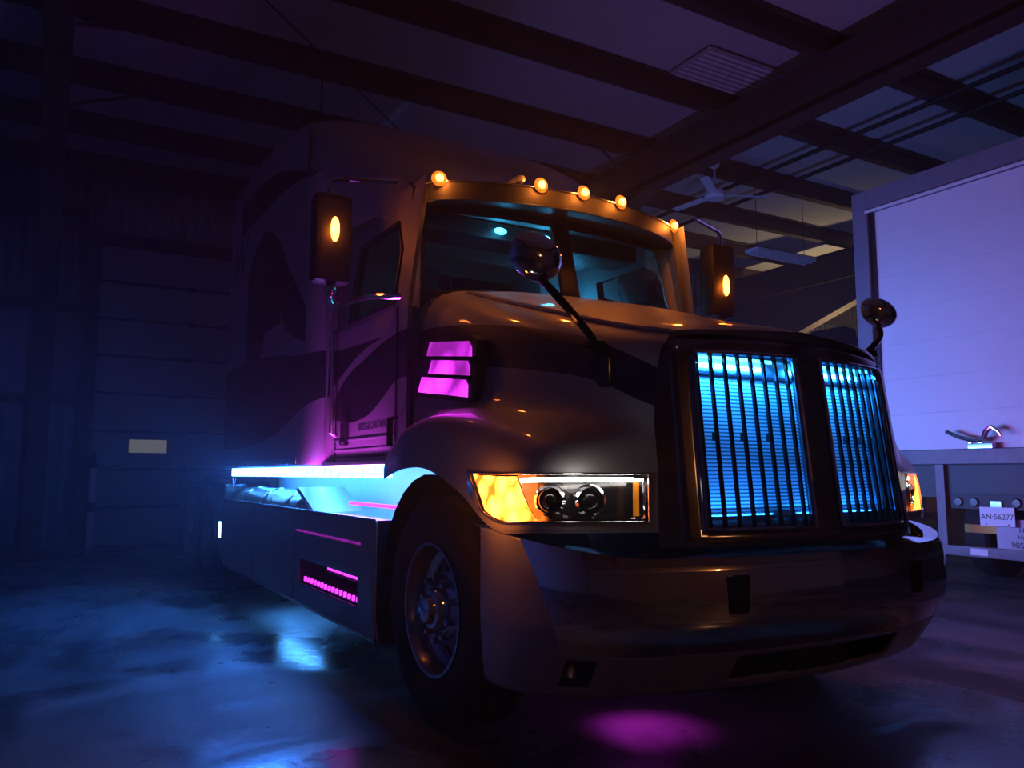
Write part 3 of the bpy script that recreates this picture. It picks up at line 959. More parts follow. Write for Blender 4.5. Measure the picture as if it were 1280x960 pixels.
# radiator core behind
rc = MB().box((-0.66, -1.03, 0.92), (0.66, -0.99, 1.66), 0.0).build('radiator', M['fins'], tk)
MB().box((-0.66, -1.075, 0.93), (0.66, -1.03, 1.00), 0.02).build('radiator_tank', M['dull_chrome'], rc)
MB().box((-0.66, -1.06, 1.56), (0.66, -1.03, 1.64), 0.01).build('radiator_tank', M['dull_chrome'], rc)
for s in (-1, 1):
    MB().box((s * 0.60, -1.09, 0.93), (s * 0.63, -0.99, 1.66), 0.005).build('radiator_side', M['dull_chrome'], rc)
    MB().tube([(s * .585, -1.10, 1.5), (s * .57, -1.11, 1.3), (s * .595, -1.10, 1.2), (s * .58, -1.11, 1.05), (s * .6, -1.09, .95)], 0.012, 8).build('hose', M['plastic'], rc)
    # led strips inside the opening
    st = MB().box((s * 0.10, -1.10, 1.617), (s * 0.54, -1.085, 1.629), 0.002).build('grille_led_strip', M['cyan_led'], rc)
    light('AREA', 'grille_led_light', (s * 0.33, -1.105, 1.60), (0.012, 0.25, 1.0), 15, st, 0.02, 0.5, (0, 1, -0.55))
    light('AREA', 'grille_led_light', (s * 0.33, -1.10, 0.985), (0.012, 0.2, 1.0), 2.5, st, 0.02, 0.5, (0, 0.35, 1))

# ---------------- headlights
def hl_off(k, t, d, s):
    """point on the headlight: k station, t 0..1 up the lens, d outward offset"""
    p = hood_pt(k, 1 + t)
    n = hood_n(k, 1.5)
    n.z = 0
    n.normalize()
    return side(p + n * d, s)
HU = lin(HLK0, HLK1, 28)
def slant(k, t):
    # the outer end leans forward towards the bottom
    f = max(0, 1 - (k - HLK0) / 1.2)
    return k + f * 0.42 * (1 - t)
for s in (-1, 1):
    hl = MB().grid(lambda k, t: hl_off(k, t, -0.13, s), HU, lin(-0.02, 1.02, 4)).build('headlight', M['gloss_black'], tk)
    MB().grid(lambda k, t: hl_off(k, 1.0, -0.13 * t, s), HU, [0, .5, 1]).grid(lambda k, t: hl_off(k, 0.0, -0.13 * t, s), HU, [0, .5, 1]).build('housing', M['gloss_black'], hl)
    for kk in (HLK0, HLK1):
        MB().grid(lambda t, d: hl_off(kk, t, -0.13 * d, s), lin(0, 1, 4), [0, 1]).build('housing_end', M['gloss_black'], hl)
    # painted wedge that gives the lens its raked outer end
    wv = [hl_off(HLK0 - .02, 0, 0.003, s), hl_off(HLK0 - .02, 1, 0.003, s), hl_off(HLK0 + 0.02, 1, 0.003, s), hl_off(HLK0 + 0.2, .5, 0.003, s), hl_off(HLK0 + 0.42, 0, 0.003, s)]
    MB().add(wv, [(0, 1, 2, 3, 4)]).build('wedge', M['paint'], hl, mod=0.004)
    MB().grid(lambda k, t: hl_off(slant(k, t), t, 0.002, s), HU, lin(0, 1, 4)).build('lens', M['lens_clear'], hl)
    # rim
    loop = [hl_off(slant(k, 1), 1, 0.004, s) for k in HU] + [hl_off(slant(HLK1, t), t, 0.004, s) for t in (.7, .35)] + [hl_off(slant(k, 0), 0, 0.004, s) for k in reversed(HU)] + [hl_off(slant(HLK0, t), t, 0.004, s) for t in (.35, .7, 1)]
    MB().tube(loop, 0.0035, 6).build('lens_rim', M['dull_chrome'], hl)
    # amber turn signal: slanted split
    def amb(a, t):
        k0, k1 = HLK0 + 0.08 + 0.38 * (1 - t), 4.52 + 0.42 * (1 - t) + (0.70 if s > 0 else 0)
        return hl_off(k0 + (k1 - k0) * a, 0.04 + 0.90 * t, -0.010, s)
    am = MB().grid(amb, lin(0, 1, 14), lin(0, 1, 6)).build('turn_signal', M['amber_big'], hl)
    def ambw(a, t):
        k1 = 4.53 + 0.42 * (1 - t) + (0.70 if s > 0 else 0)
        return hl_off(k1, 0.02 + 0.95 * t, -0.012 - 0.09 * a, s)
    MB().grid(ambw, [0, 1], lin(0, 1, 4)).build('divider', M['amber_glow'], am)  # divider glows by itself, standing in for signal light on it
    # day running led bar along the top
    dr = MB().tube([hl_off(k, 0.86, -0.02, s) for k in lin(4.58 if s < 0 else 5.6, 5.86, 24)], 0.0085, 8).build('led_bar', M['white_led'], hl)
    # projectors
    for kk in ((5.08, 5.46) if s < 0 else (5.62,)):
        c = hl_off(kk, 0.47, -0.055, s)
        n = hood_n(kk, 1.5)
        n.z = 0
        n.normalize()
        n = side(n, s)
        rot = V((0, 0, 1)).rotation_difference(n).to_matrix().to_4x4()
        pj = MB().lathe([(0.062, 0.0), (0.06, 0.035), (0.05, 0.045), (0.046, 0.03), (0.046, 0.0)], (0, 0, 0), 'z', 28)
        pj.v = [rot @ p + c for p in pj.v]
        pr = pj.build('projector_ring', M['chrome'], hl)
        ls = MB().lathe([(0.0, 0.038), (0.015, 0.036), (0.03, 0.028), (0.042, 0.010), (0.045, -0.01)], (0, 0, 0), 'z', 28)
        ls.v = [rot @ p + c for p in ls.v]
        ls.build('projector_lens', M['gloss_black'], pr)
    MB().grid(lambda k, t: hl_off(k, 0.10 + 0.06 * t, -0.03 - 0.06 * t, s), lin(5.05, 5.75, 10), [0, 1]).build('trim_strip', M['chrome'], hl)
    MB().grid(lambda k, t: hl_off(k, t, -0.02, s), [5.80, 5.85], lin(0.15, 0.8, 4)).build('side_reflector', M['amber_dim'], hl)
    MB().tube([hl_off(k, t, -0.012, s) for k, t in ((5.80, .90), (5.88, .90), (5.89, .1), (5.78, .08))], 0.006, 6).build('reflector_trim', M['chrome'], hl)
    p = hl_off(4.2, 0.5, 0.09, s)
    light('POINT', 'turn_signal_light', p, AMBER, 2.0, hl, soft=0.06)
    p = hl_off(5.3, 0.86, 0.05, s)
    light('POINT', 'led_bar_light', p, WHITE, 0.5 if s < 0 else 0.05, hl, soft=0.05)

# ---------------- bumper
BP = [(1.205, -.52), (1.215, -.66), (1.20, -.83), (1.13, -1.00), (1.00, -1.12), (.80, -1.20), (.45, -1.285), (0, -1.315)]
BP = [V((x, y, 0)) for x, y in BP]
def bump_pt(u, z):
    """u 0..7 from the wheel arch to the middle; the lower half tucks under"""
    p = catmull(BP, u)
    f = min(1, max(0, u / 3.0))
    tuck = 0.0
    if z < 0.6:
        tuck = (0.6 - z) / 0.27
        tuck = 0.15 * tuck ** 1.4
    top = 0.03 * max(0, (z - 0.8) / 0.1)
    p = V((p.x - 0.02 * tuck / .15, p.y + (tuck + top) * f, z))
    return p
def btop(u):
    return 0.93 - 0.09 * min(1, max(0, (u - 1.2) / 3.5))
def bgrid(u, t):
    zt = btop(u)
    return bump_pt(u, 0.325 + (zt - 0.325) * t)
SEAM = lambda t: 2.55 + 0.95 * (1 - t) - 0.45        # chrome starts here
ub = lin(0, 7, 141)
tb = lin(0, 1, 41)
def bskip(u, t):
    if t > 0.32 and u > SEAM((t - .32) / .68) + 0.05:
        return True
    if 3.25 < u < 3.92 and 0.085 < t < 0.27:      # fog lamp pocket
        return True
    if u > 5.9 and 0.07 < t < 0.27:             # middle opening
        return True
    return False
bm_ = MB().grid(lambda u, t: side(bgrid(u, t), -1), ub, tb, bskip).both()
bumper = bm_.build('bumper', M['paint'], tk, 50, mod=0.012)
def cgrid(u, t):
    uu = SEAM(t) + (7 - SEAM(t)) * u
    tt = 0.32 + 0.68 * t
    p = bgrid(uu, tt)
    n = V((p.x * 0.25, -1, 0)).normalized()
    return p + n * (0.004 + 0.012 * math.sin(math.pi * min(1, max(0, t))))
cf = MB().grid(lambda u, t: side(cgrid(u, t), -1), lin(0, 1, 60), lin(0, 1, 20)).both().build('chrome_face', M['chrome'], bumper, 60)
MB().grid(lambda u, t: side(bgrid(u, 1.0) + V((-0.10 * t * 0.2, 0.12 * t, 0.012 * t)), -1), lin(0, 7, 60), [0, .5, 1]).both().build('top_shelf', M['chrome'], bumper)
for s in (-1, 1):
    def fogp(u, t, d):
        p = bgrid(u, t)
        return side(p + V((-0.25, 1, 0)).normalized() * d, s)
    uu, tt = lin(3.25, 3.92, 8), lin(0.085, 0.27, 4)
    fg = MB().grid(lambda u, t: fogp(u, t, 0.08), uu, tt).build('fog_lamp', M['plastic'], bumper)
    for fixed, rng, ax in ((3.25, tt, 0), (3.92, tt, 0), (0.085, uu, 1), (0.27, uu, 1)):
        MB().grid((lambda a, d: fogp(fixed, a, d)) if ax == 0 else (lambda a, d: fogp(a, fixed, d)), rng, [0, 0.04, 0.08]).build('fog_pocket', M['plastic'], bumper)
    c = fogp(3.6, 0.18, 0.05)
    lf = MB().lathe([(0, -0.012), (0.03, -0.006), (0.04, 0.01), (0.042, 0.03)], c, 'y', 20)
    lf.build('fog_lens', M['dull_chrome'], bumper)
    # tow eye cover in the chrome
    q = side(cgrid(0.74, 0.62) + V((0, -0.004, 0)), s)
    MB().box((q.x - 0.05, q.y - 0.004, q.z - 0.07), (q.x + 0.05, q.y + 0.02, q.z + 0.07), 0.02).build('tow_hook_cover', M['gloss_black'], bumper)
def op(u, t, d):
    return bgrid(u, t) + V((0, 1, 0)) * d
mi = MB().grid(lambda u, t: side(op(u, t, 0.14), -1), lin(5.85, 7, 10), lin(0.06, 0.28, 4)).both()
for ff in (0.07, 0.27):
    mi.grid(lambda u, d: op(u, ff, d), lin(5.9, 7, 10), [0, .14]).grid(lambda u, d: side(op(u, ff, d), -1), lin(5.9, 7, 10), [0, .14])
for ss in (-1, 1):
    mi.grid(lambda t, d: side(op(5.9, t, d), ss), lin(0.07, 0.27, 4), [0, .14])
mi.build('lower_intake', M['plastic'], bumper)
MB().box((-0.16, -1.19, 0.365), (0.16, -1.175, 0.475), 0.004).build('plate_holder', M['dark_metal'], bumper)

# ---------------- wheels
def front_wheel(s):
    wh = bpy.data.objects.new('front_wheel', None)
    link(wh, tk)
    cx = s * 1.05
    tyre_mb(cx, 0.525, 0.30, 0, 0.525, 64).build('tyre', M['rubber'], wh)
    o = s * 0.13
    prof = [(0.295, 0.0), (0.305, 0.012), (0.29, 0.012), (0.275, -0.01), (0.27, -0.08), (0.24, -0.10)]
    MB().lathe([(r, s * a + o) for r, a in prof], (cx, 0, 0.525), 'x', 48).build('rim_barrel', M['rim'], wh)
    # disc with ten hand holes
    NA = 120
    def disc(r, a):
        t = 2 * math.pi * a / NA
        dish = -0.10 + 0.055 * (1 - ((r - 0.11) / 0.13)) if r < 0.24 else -0.10
        return (cx + o + s * dish, r * math.cos(t), 0.525 + r * math.sin(t))
    def hole(r, a):
        k = (a / 12) % 1 - 0.5
        return ((r - 0.198) / 0.027) ** 2 + (k * 12 * 2 * math.pi / NA * 0.198 / 0.030) ** 2 < 1
    MB().grid(disc, lin(0.10, 0.242, 19), range(NA + 1), hole).build('rim_disc', M['rim'], wh, mod=0.012)
    MB().lathe([(r, cx + o + s * a) for r, a in ((0.10, -0.05), (0.095, 0.0), (0.085, 0.012), (0.07, 0.015), (0.06, 0.045), (0.045, 0.055), (0, 0.057))], (0, 0, 0.525), 'x', 28).build('hub_cap', M['chrome'], wh)
    for k in range(10):
        t = 2 * math.pi * (k + 0.5) / 10
        MB().lathe([(r, cx + o + s * a) for r, a in ((0.017, -0.06), (0.016, -0.02), (0.012, 0.0), (0, 0.004))], (0, 0.143 * math.cos(t), 0.525 + 0.143 * math.sin(t)), 'x', 8).build('lug_nut', M['chrome'], wh)
    MB().lathe([(0.23, cx - s * 0.02), (0.0, cx - s * 0.02)], (0, 0, 0.525), 'x', 24).build('brake_drum', M['plastic'], wh)
    MB().tube([(cx - s * 0.1, 0, 0.525), (s * 0.2, 0, 0.5)], 0.06, 10).build('axle', M['dark_metal'], wh)
for s in (-1, 1):
    front_wheel(s)
def rear_wheel(s, y):
    wh = bpy.data.objects.new('rear_wheel', None)
    link(wh, tk)
    for cx in (s * 1.03, s * 0.70):
        tyre_mb(cx, 0.515, 0.28, y, 0.515, 40).build('tyre', M['rubber'], wh)
    MB().lathe([(0.295, s * 1.15), (0.27, s * 1.14), (0.26, s * 0.98), (0.12, s * 1.0), (0.11, s * 1.14), (0, s * 1.15)], (0, y, 0.515), 'x', 32).build('rim', M['rim'], wh)
for s in (-1, 1):
    for y in (6.1, 7.4):
        rear_wheel(s, y)
for s in (-1, 1):
    MB().box((s * 0.30, 0.4, 0.62), (s * 0.40, 8.2, 0.88), 0.008).build('frame_rail', M['dark_metal'], tk)
    MB().box((s * 0.62, 8.15, 0.25), (s * 1.18, 8.17, 1.05), 0.004).build('mud_flap', M['plastic'], tk)
    def rf(u, v, s=s):
        a = math.pi * (0.12 + 0.76 * u)
        return (s * (0.56 + 0.64 * v), 6.1 + 0.58 * math.cos(a), 0.52 + 0.60 * math.sin(a))
    MB().grid(rf, lin(0, 1, 14), [0, 1]).build('rear_fender', M['black_paint'], tk, mod=0.008)
MB().box((-0.4, -0.9, 0.45), (0.4, 1.2, 1.05), 0.05).build('engine_block', M['dark_metal'], tk)
MB().box((-0.55, 5.55, 0.88), (0.55, 7.3, 0.98), 0.03).build('fifth_wheel_plate', M['dark_metal'], tk)

# ---------------- cab
def cab_w(z):
    """half width of the cab at height z"""
    if z < 2.1:
        return 1.075
    return 1.075 - 0.10 * (z - 2.1) / 0.75
YF, YR = 0.60, 1.92          # door front / back of cab
DW = (0.80, 1.60, 2.13, 2.66)   # door window y0 y1 z0 z1
def in_win(y, z):
    y0, y1, z0, z1 = DW
    if not (y0 < y < y1 and z0 < z < z1):
        return False
    if y < y0 + 0.10 and z > z1 - 0.2 + (y - y0) * 1.5:
        return False
    return True
cabn = MB()
ysd = sorted(set(lin(YF, YR, 45) + [DW[0], DW[1]]))
zsd = sorted(set(lin(1.21, 2.86, 56) + [DW[2], DW[3]]))
for s in (-1, 1):
    cabn.grid(lambda y, z: (s * cab_w(z), y, z), ysd, zsd, lambda y, z: in_win(y, z))
# cowl/side below the windshield, pillars, roof
WB = [(-.95, .72, 2.10), (-.86, .625, 2.16), (-.45, .565, 2.19), (0, .555, 2.20), (.45, .565, 2.19), (.86, .625, 2.16), (.95, .72, 2.10)]
WT = [(-.90, .84, 2.76), (-.80, .77, 2.77), (-.42, .72, 2.78), (0, .71, 2.785), (.42, .72, 2.78), (.80, .77, 2.77), (.90, .84, 2.76)]
WB = [V(p) for p in WB]
WT = [V(p) for p in WT]
def ws(u, t):
    return catmull(WB, u).lerp(catmull(WT, u), t)
# pillars: from windshield edge to door plane
def apil(t, z, s):
    e = ws(0.0 if s < 0 else 6.0, (z - 2.10) / 0.66)
    f = V((s * cab_w(z), YF + 0.12, z))
    g = e.lerp(f, t)
    g.y -= 0.03 * math.sin(math.pi * t)
    return g
for s in (-1, 1):
    cabn.grid(lambda t, z: apil(t, z, s), lin(0, 1, 6), lin(2.10, 2.76, 10))
# roof
def roof(u, t):
    f = WT[0].lerp(WT[6], u)
    f = catmull(WT, 6 * u)
    x = f.x + (cab_w(2.86) * (2 * u - 1) - f.x) * min(1, t * 3)
    y = f.y + (YR - f.y) * t
    return (x, y, f.z + 0.10 * min(1, t * 4) + 0.05 * (1 - (2 * u - 1) ** 2))
cabn.grid(roof, lin(0, 1, 21), lin(0, 1, 12))
# cowl panel below the windshield and firewall edges
cabn.grid(lambda u, t: catmull(WB, u) + V((0, -0.0 + 0.05 * t, -0.9 * t)), lin(0, 6, 25), [0, 0.5, 1])
cab = cabn.build('cab', M['cab_paint'], tk, 40)
# back panel of the cab interior with opening to the sleeper, headliner, floor
inn = MB()
inn.grid(lambda x, z: (x, YR - 0.02, z), lin(-1.05, 1.05, 22), lin(1.25, 2.84, 17), lambda x, z: abs(x) < 0.55 and z < 2.6)
inn.grid(lambda x, y: (x, y, 2.79), lin(-.88, .88, 5), lin(0.9, YR, 5))
inn.grid(lambda x, y: (x, y, 1.3), lin(-1.0, 1.0, 5), lin(0.7, 4.8, 5))
inn.build('cab_liner', M['liner'], cab)
for s in (-1, 1):
    MB().grid(lambda y, z: (s * (cab_w(z) - 0.05), y, z), ysd[2:], zsd, lambda y, z: in_win(y, z)).build('door_liner', M['liner'], cab)
sl_in = MB()
sl_in.grid(lambda x, z: (x, 4.6, z), lin(-1.1, 1.1, 5), lin(1.3, 3.4, 5))
for s in (-1, 1):
    sl_in.grid(lambda y, z: (s * 1.12, y, z), lin(YR, 4.6, 6), lin(1.3, 3.4, 6))
sl_in.build('bunk_liner', M['seat'], cab)

# windshield: two panes, centre post, black border
for s in (-1, 1):
    us = lin(3.12, 5.93, 24)
    wp = MB().grid(lambda u, t: side(ws(u, t), s), us, lin(0.03, 0.93, 10)).build('windshield_pane', M['glass'], cab)
    br = MB()
    br.grid(lambda u, t: side(ws(u, t) + V((0, -0.004, 0)), s), us, [0.0, 0.06]).grid(lambda u, t: side(ws(u, t) + V((0, -0.004, 0)), s), us, [0.88, 1.0])
    br.grid(lambda u, t: side(ws(u, t) + V((0, -0.004, 0)), s), [5.72, 6.0], lin(0, 1, 8))
    br.build('windshield_seal', M['plastic'], cab)
MB().grid(lambda u, t: ws(u, t) + V((0, -0.012, 0)), [2.86, 2.92, 3.08, 3.14], lin(0, 1, 8)).build('centre_post', M['plastic'], cab, mod=0.03)

# doors with window glass, seal, handle
for s in (-1, 1):
    def dq(y, z, d=0.0, s=s):
        return V((s * (cab_w(z) + d), y, z))
    y0, y1, z0, z1 = DW
    dr = MB().box((s * 1.078, YF + 0.14, 1.225), (s * 1.084, YF + 0.148, 2.1)).box((s * 1.078, YR - 0.10, 1.225), (s * 1.084, YR - 0.092, 2.75)).box((s * 1.078, YF + 0.14, 1.25), (s * 1.088, YR - 0.1, 1.262)).build('door', M['plastic'], tk)
    MB().grid(lambda y, z: dq(y, z, -0.015), [y0 - .01, y1 + .01], lin(z0 - .01, z1 + .01, 6)).build('window_glass', M['glass'], dr)
    loop = [dq(y0, z0, .004), dq(y0, z1 - .2, .004), dq(y0 + .13, z1, .004), dq(y1, z1, .004), dq(y1, z0, .004), dq(y0, z0, .004)]
    MB().tube(loop, 0.012, 6).build('window_seal', M['plastic'], dr)
    MB().box((s * (1.077), 1.56, 1.33), (s * 1.105, 1.66, 1.52), 0.01).build('handle_recess', M['plastic'], dr)
    MB().box((s * 1.10, 1.575, 1.34), (s * 1.115, 1.645, 1.365), 0.004).build('door_handle', M['chrome'], dr)
    for zz in (1.30, 1.365):
        MB().box((s * 1.072, YF + 0.15, zz - 0.006), (s * 1.085, YR - 0.1, zz + 0.006), 0.003).build('door_crease', M['paint'], dr)
text('door_lettering', 'BRIDGE ONTARIO', 0.062, (-1.079, 1.12, 1.435), FACE_NEG_X, M['glyph_dark'], cab, 0.0006)
# grab bar behind the fender
for s in (-1, 1):
    MB().tube([(s * 1.09, 0.70, 1.30), (s * 1.13, 0.70, 1.31), (s * 1.13, 0.70, 1.45), (s * 1.09, 0.70, 1.46)], 0.018, 8).build('grab_handle', M['plastic'], cab)
    MB().tube([(s * 1.08, 1.80, 1.40), (s * 1.12, 1.80, 1.42), (s * 1.12, 1.80, 2.1), (s * 1.08, 1.80, 2.13)], 0.014, 8).build('entry_rail', M['dull_chrome'], cab)

# sun visor over the windshield and marker lamps
VS = [V(p) for p in ((-.99, .76, 2.83), (-.85, .60, 2.84), (-.45, .47, 2.85), (0, .43, 2.855), (.45, .47, 2.85), (.85, .60, 2.84), (.99, .76, 2.83))]
def visor(u, t):
    a = catmull(VS, u)
    b = catmull(WT, u) + V((0, -0.02, -0.02))
    if t < 0.5:
        return a + V((0, 0, -0.115 * t * 2))
    c = a + V((0, 0.0, -0.115))
    return c.lerp(b, (t - .5) * 2)
vz = MB().grid(visor, lin(0, 6, 40), lin(0, 1, 7))
def vtop(u, t):
    a = catmull(VS, u)
    b = V((a.x * 0.98, 0.98, 2.93 + 0.03 * (1 - (u / 3 - 1) ** 2)))
    p = a.lerp(b, t)
    p.z += 0.012 * math.sin(math.pi * t)
    return p
vz.grid(vtop, lin(0, 6, 40), lin(0, 1, 5))
vis = vz.build('sun_visor', M['visor_paint'], tk, 40)
MB().tube([catmull(VS, u) + V((0, -0.004, 0.0)) for u in lin(0.1, 5.9, 50)], 0.006, 6).build('visor_edge', M['dull_chrome'], vis)
MB().tube([catmull(VS, u) + V((0, -0.004, -0.112)) for u in lin(0.1, 5.9, 50)], 0.005, 6).build('visor_edge', M['dull_chrome'], vis)
for x in (-0.88, -0.30, 0.0, 0.30, 0.88):
    # find u with that x
    u = min(lin(0, 6, 241), key=lambda q: abs(catmull(VS, q).x - x))
    p = catmull(VS, u) + V((0, 0.03, 0.0))
    n = V((x * 0.25, -1, 0)).normalized()
    ml = MB().lathe([(0.045, -0.012), (0.042, 0.012), (0.03, 0.02)], (0, 0, 0), 'z', 20)
    rot = V((0, 0, 1)).rotation_difference(n).to_matrix().to_4x4()
    ml.v = [rot @ q + p + n * 0.03 + V((0, 0, 0.012)) for q in ml.v]
    base = ml.build('marker_lamp', M['dull_chrome'], tk)
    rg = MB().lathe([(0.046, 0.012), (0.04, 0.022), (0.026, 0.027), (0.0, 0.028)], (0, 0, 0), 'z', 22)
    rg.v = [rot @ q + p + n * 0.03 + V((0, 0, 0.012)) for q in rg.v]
    rg.build('marker_halo', M['amber_glow'], base)  # orange halo of the lamp, shaped as a glowing ring
    le = MB().ellipsoid((0, 0, 0), (0.025, 0.025, 0.024), 18, 10)
    le.v = [rot @ q + p + n * 0.052 + V((0, 0, 0.012)) for q in le.v]
    le.build('marker_lens', M['amber_lens'], base)
    light('POINT', 'marker_light', p + n * 0.10 + V((0, 0, 0.015)), AMBER, 4.0, base, soft=0.03)
MB().box((-0.40, 0.44, 2.865), (-0.29 - 0.16, 0.60, 2.91), 0.02).build('roof_bump', M['paint'], vis)

# wipers
for s, x0, x1 in ((-1, -0.20, -0.80), (1, 0.75, 0.15)):
    a, b = ws(3 + 3 * x0 / .95, 0.02) + V((0, -0.03, -0.01)), ws(3 + 3 * x1 / .95, 0.10) + V((0, -0.03, 0.0))
    wi = MB().tube([a, a.lerp(b, .5) + V((0, -.02, 0.015)), b], 0.008, 6).build('wiper', M['plastic'], tk)
    MB().box((-0.3, -0.004, -0.008), (0.3, 0.004, 0.008), 0, Matrix.Translation(b.lerp(a, .35)) @ Matrix.Rotation(0.05 * s, 4, 'Y')).build('wiper_blade', M['plastic'], wi)

# ---------------- sleeper and roof fairing
ST = [  # y, half width, side height, crown
    (0.80, 0.93, 2.80, 2.95), (1.15, 0.99, 2.98, 3.15), (1.55, 1.06, 3.20, 3.42), (1.95, 1.14, 3.48, 3.70), (2.40, 1.19, 3.74, 3.94),
    (3.0, 1.205, 3.92, 4.10), (3.8, 1.21, 4.0, 4.17), (4.6, 1.21, 4.02, 4.19), (5.05, 1.20, 4.0, 4.17), (5.12, 1.14, 3.92, 4.08)]
STV = [V((a, b, c)) for a, b, c, d in ST]
STC = [V((d, 0, 0)) for a, b, c, d in ST]
def fair(k, u):
    s_ = catmull(STV, k)
    zc = catmull(STC, k).x
    th = math.pi * u           # 0 right side .. pi left side
    e = 0.42
    x = -s_.y * math.copysign(abs(math.cos(th)) ** e, math.cos(th))
    low = s_.z - 0.25
    z = low + (zc - low) * abs(math.sin(th)) ** e
    return (x, s_.x, z)
fm = MB().grid(fair, lin(0, 9, 46), lin(0, 1, 45))
# sides of the fairing over the cab, sleeper sides
def swall(k, t, s):
    s_ = catmull(STV, k)
    z1 = s_.z - 0.25
    if s_.x < 1.9:
        z0 = 2.80
    else:
        z0 = 1.21
    z0 = min(z0, z1)
    return (s * s_.y, s_.x, z0 + (z1 - z0) * t)
for s in (-1, 1):
    fm.grid(lambda k, t: swall(k, t, s), lin(0, 2.9, 12), lin(0, 1, 6))
    # leading edge of the sleeper: rounds from the cab side out to the sleeper side
    def lead(a, z):
        t = a
        ww = cab_w(min(z, 2.85)) + (1.205 - cab_w(min(z, 2.85))) * math.sin(t * math.pi / 2)
        return (s * ww, YR - 0.02 + 0.34 * (1 - math.cos(t * math.pi / 2)) , z)
    fm.grid(lead, lin(0, 1, 9), lin(1.21, 3.32, 20))
    fm.grid(lambda y, z: (s * 1.205, y, z), lin(2.24, 5.08, 14), lin(1.21, 3.76, 20))
fm.grid(lambda x, z: (x, 5.1, z), lin(-1.19, 1.19, 6), lin(1.21, 4.0, 8))
sleeper = fm.build('sleeper', M['sleeper_paint'], tk, 45)
for s in (-1, 1):
    MB().box((s * 1.206, 2.95, 2.35), (s * 1.212, 3.75, 2.85), 0.05).build('sleeper_window', M['gloss_black'], sleeper)
    MB().box((s * 1.205, 2.32, 1.22), (s * 1.215, 5.08, 1.27), 0.004).build('sill_trim', M['dull_chrome'], sleeper)
text('sleeper_lettering', 'W', 0.55, (-1.208, 4.62, 3.22), FACE_NEG_X, M['glyph_dark'], sleeper, 0.0006, shear=0.25)

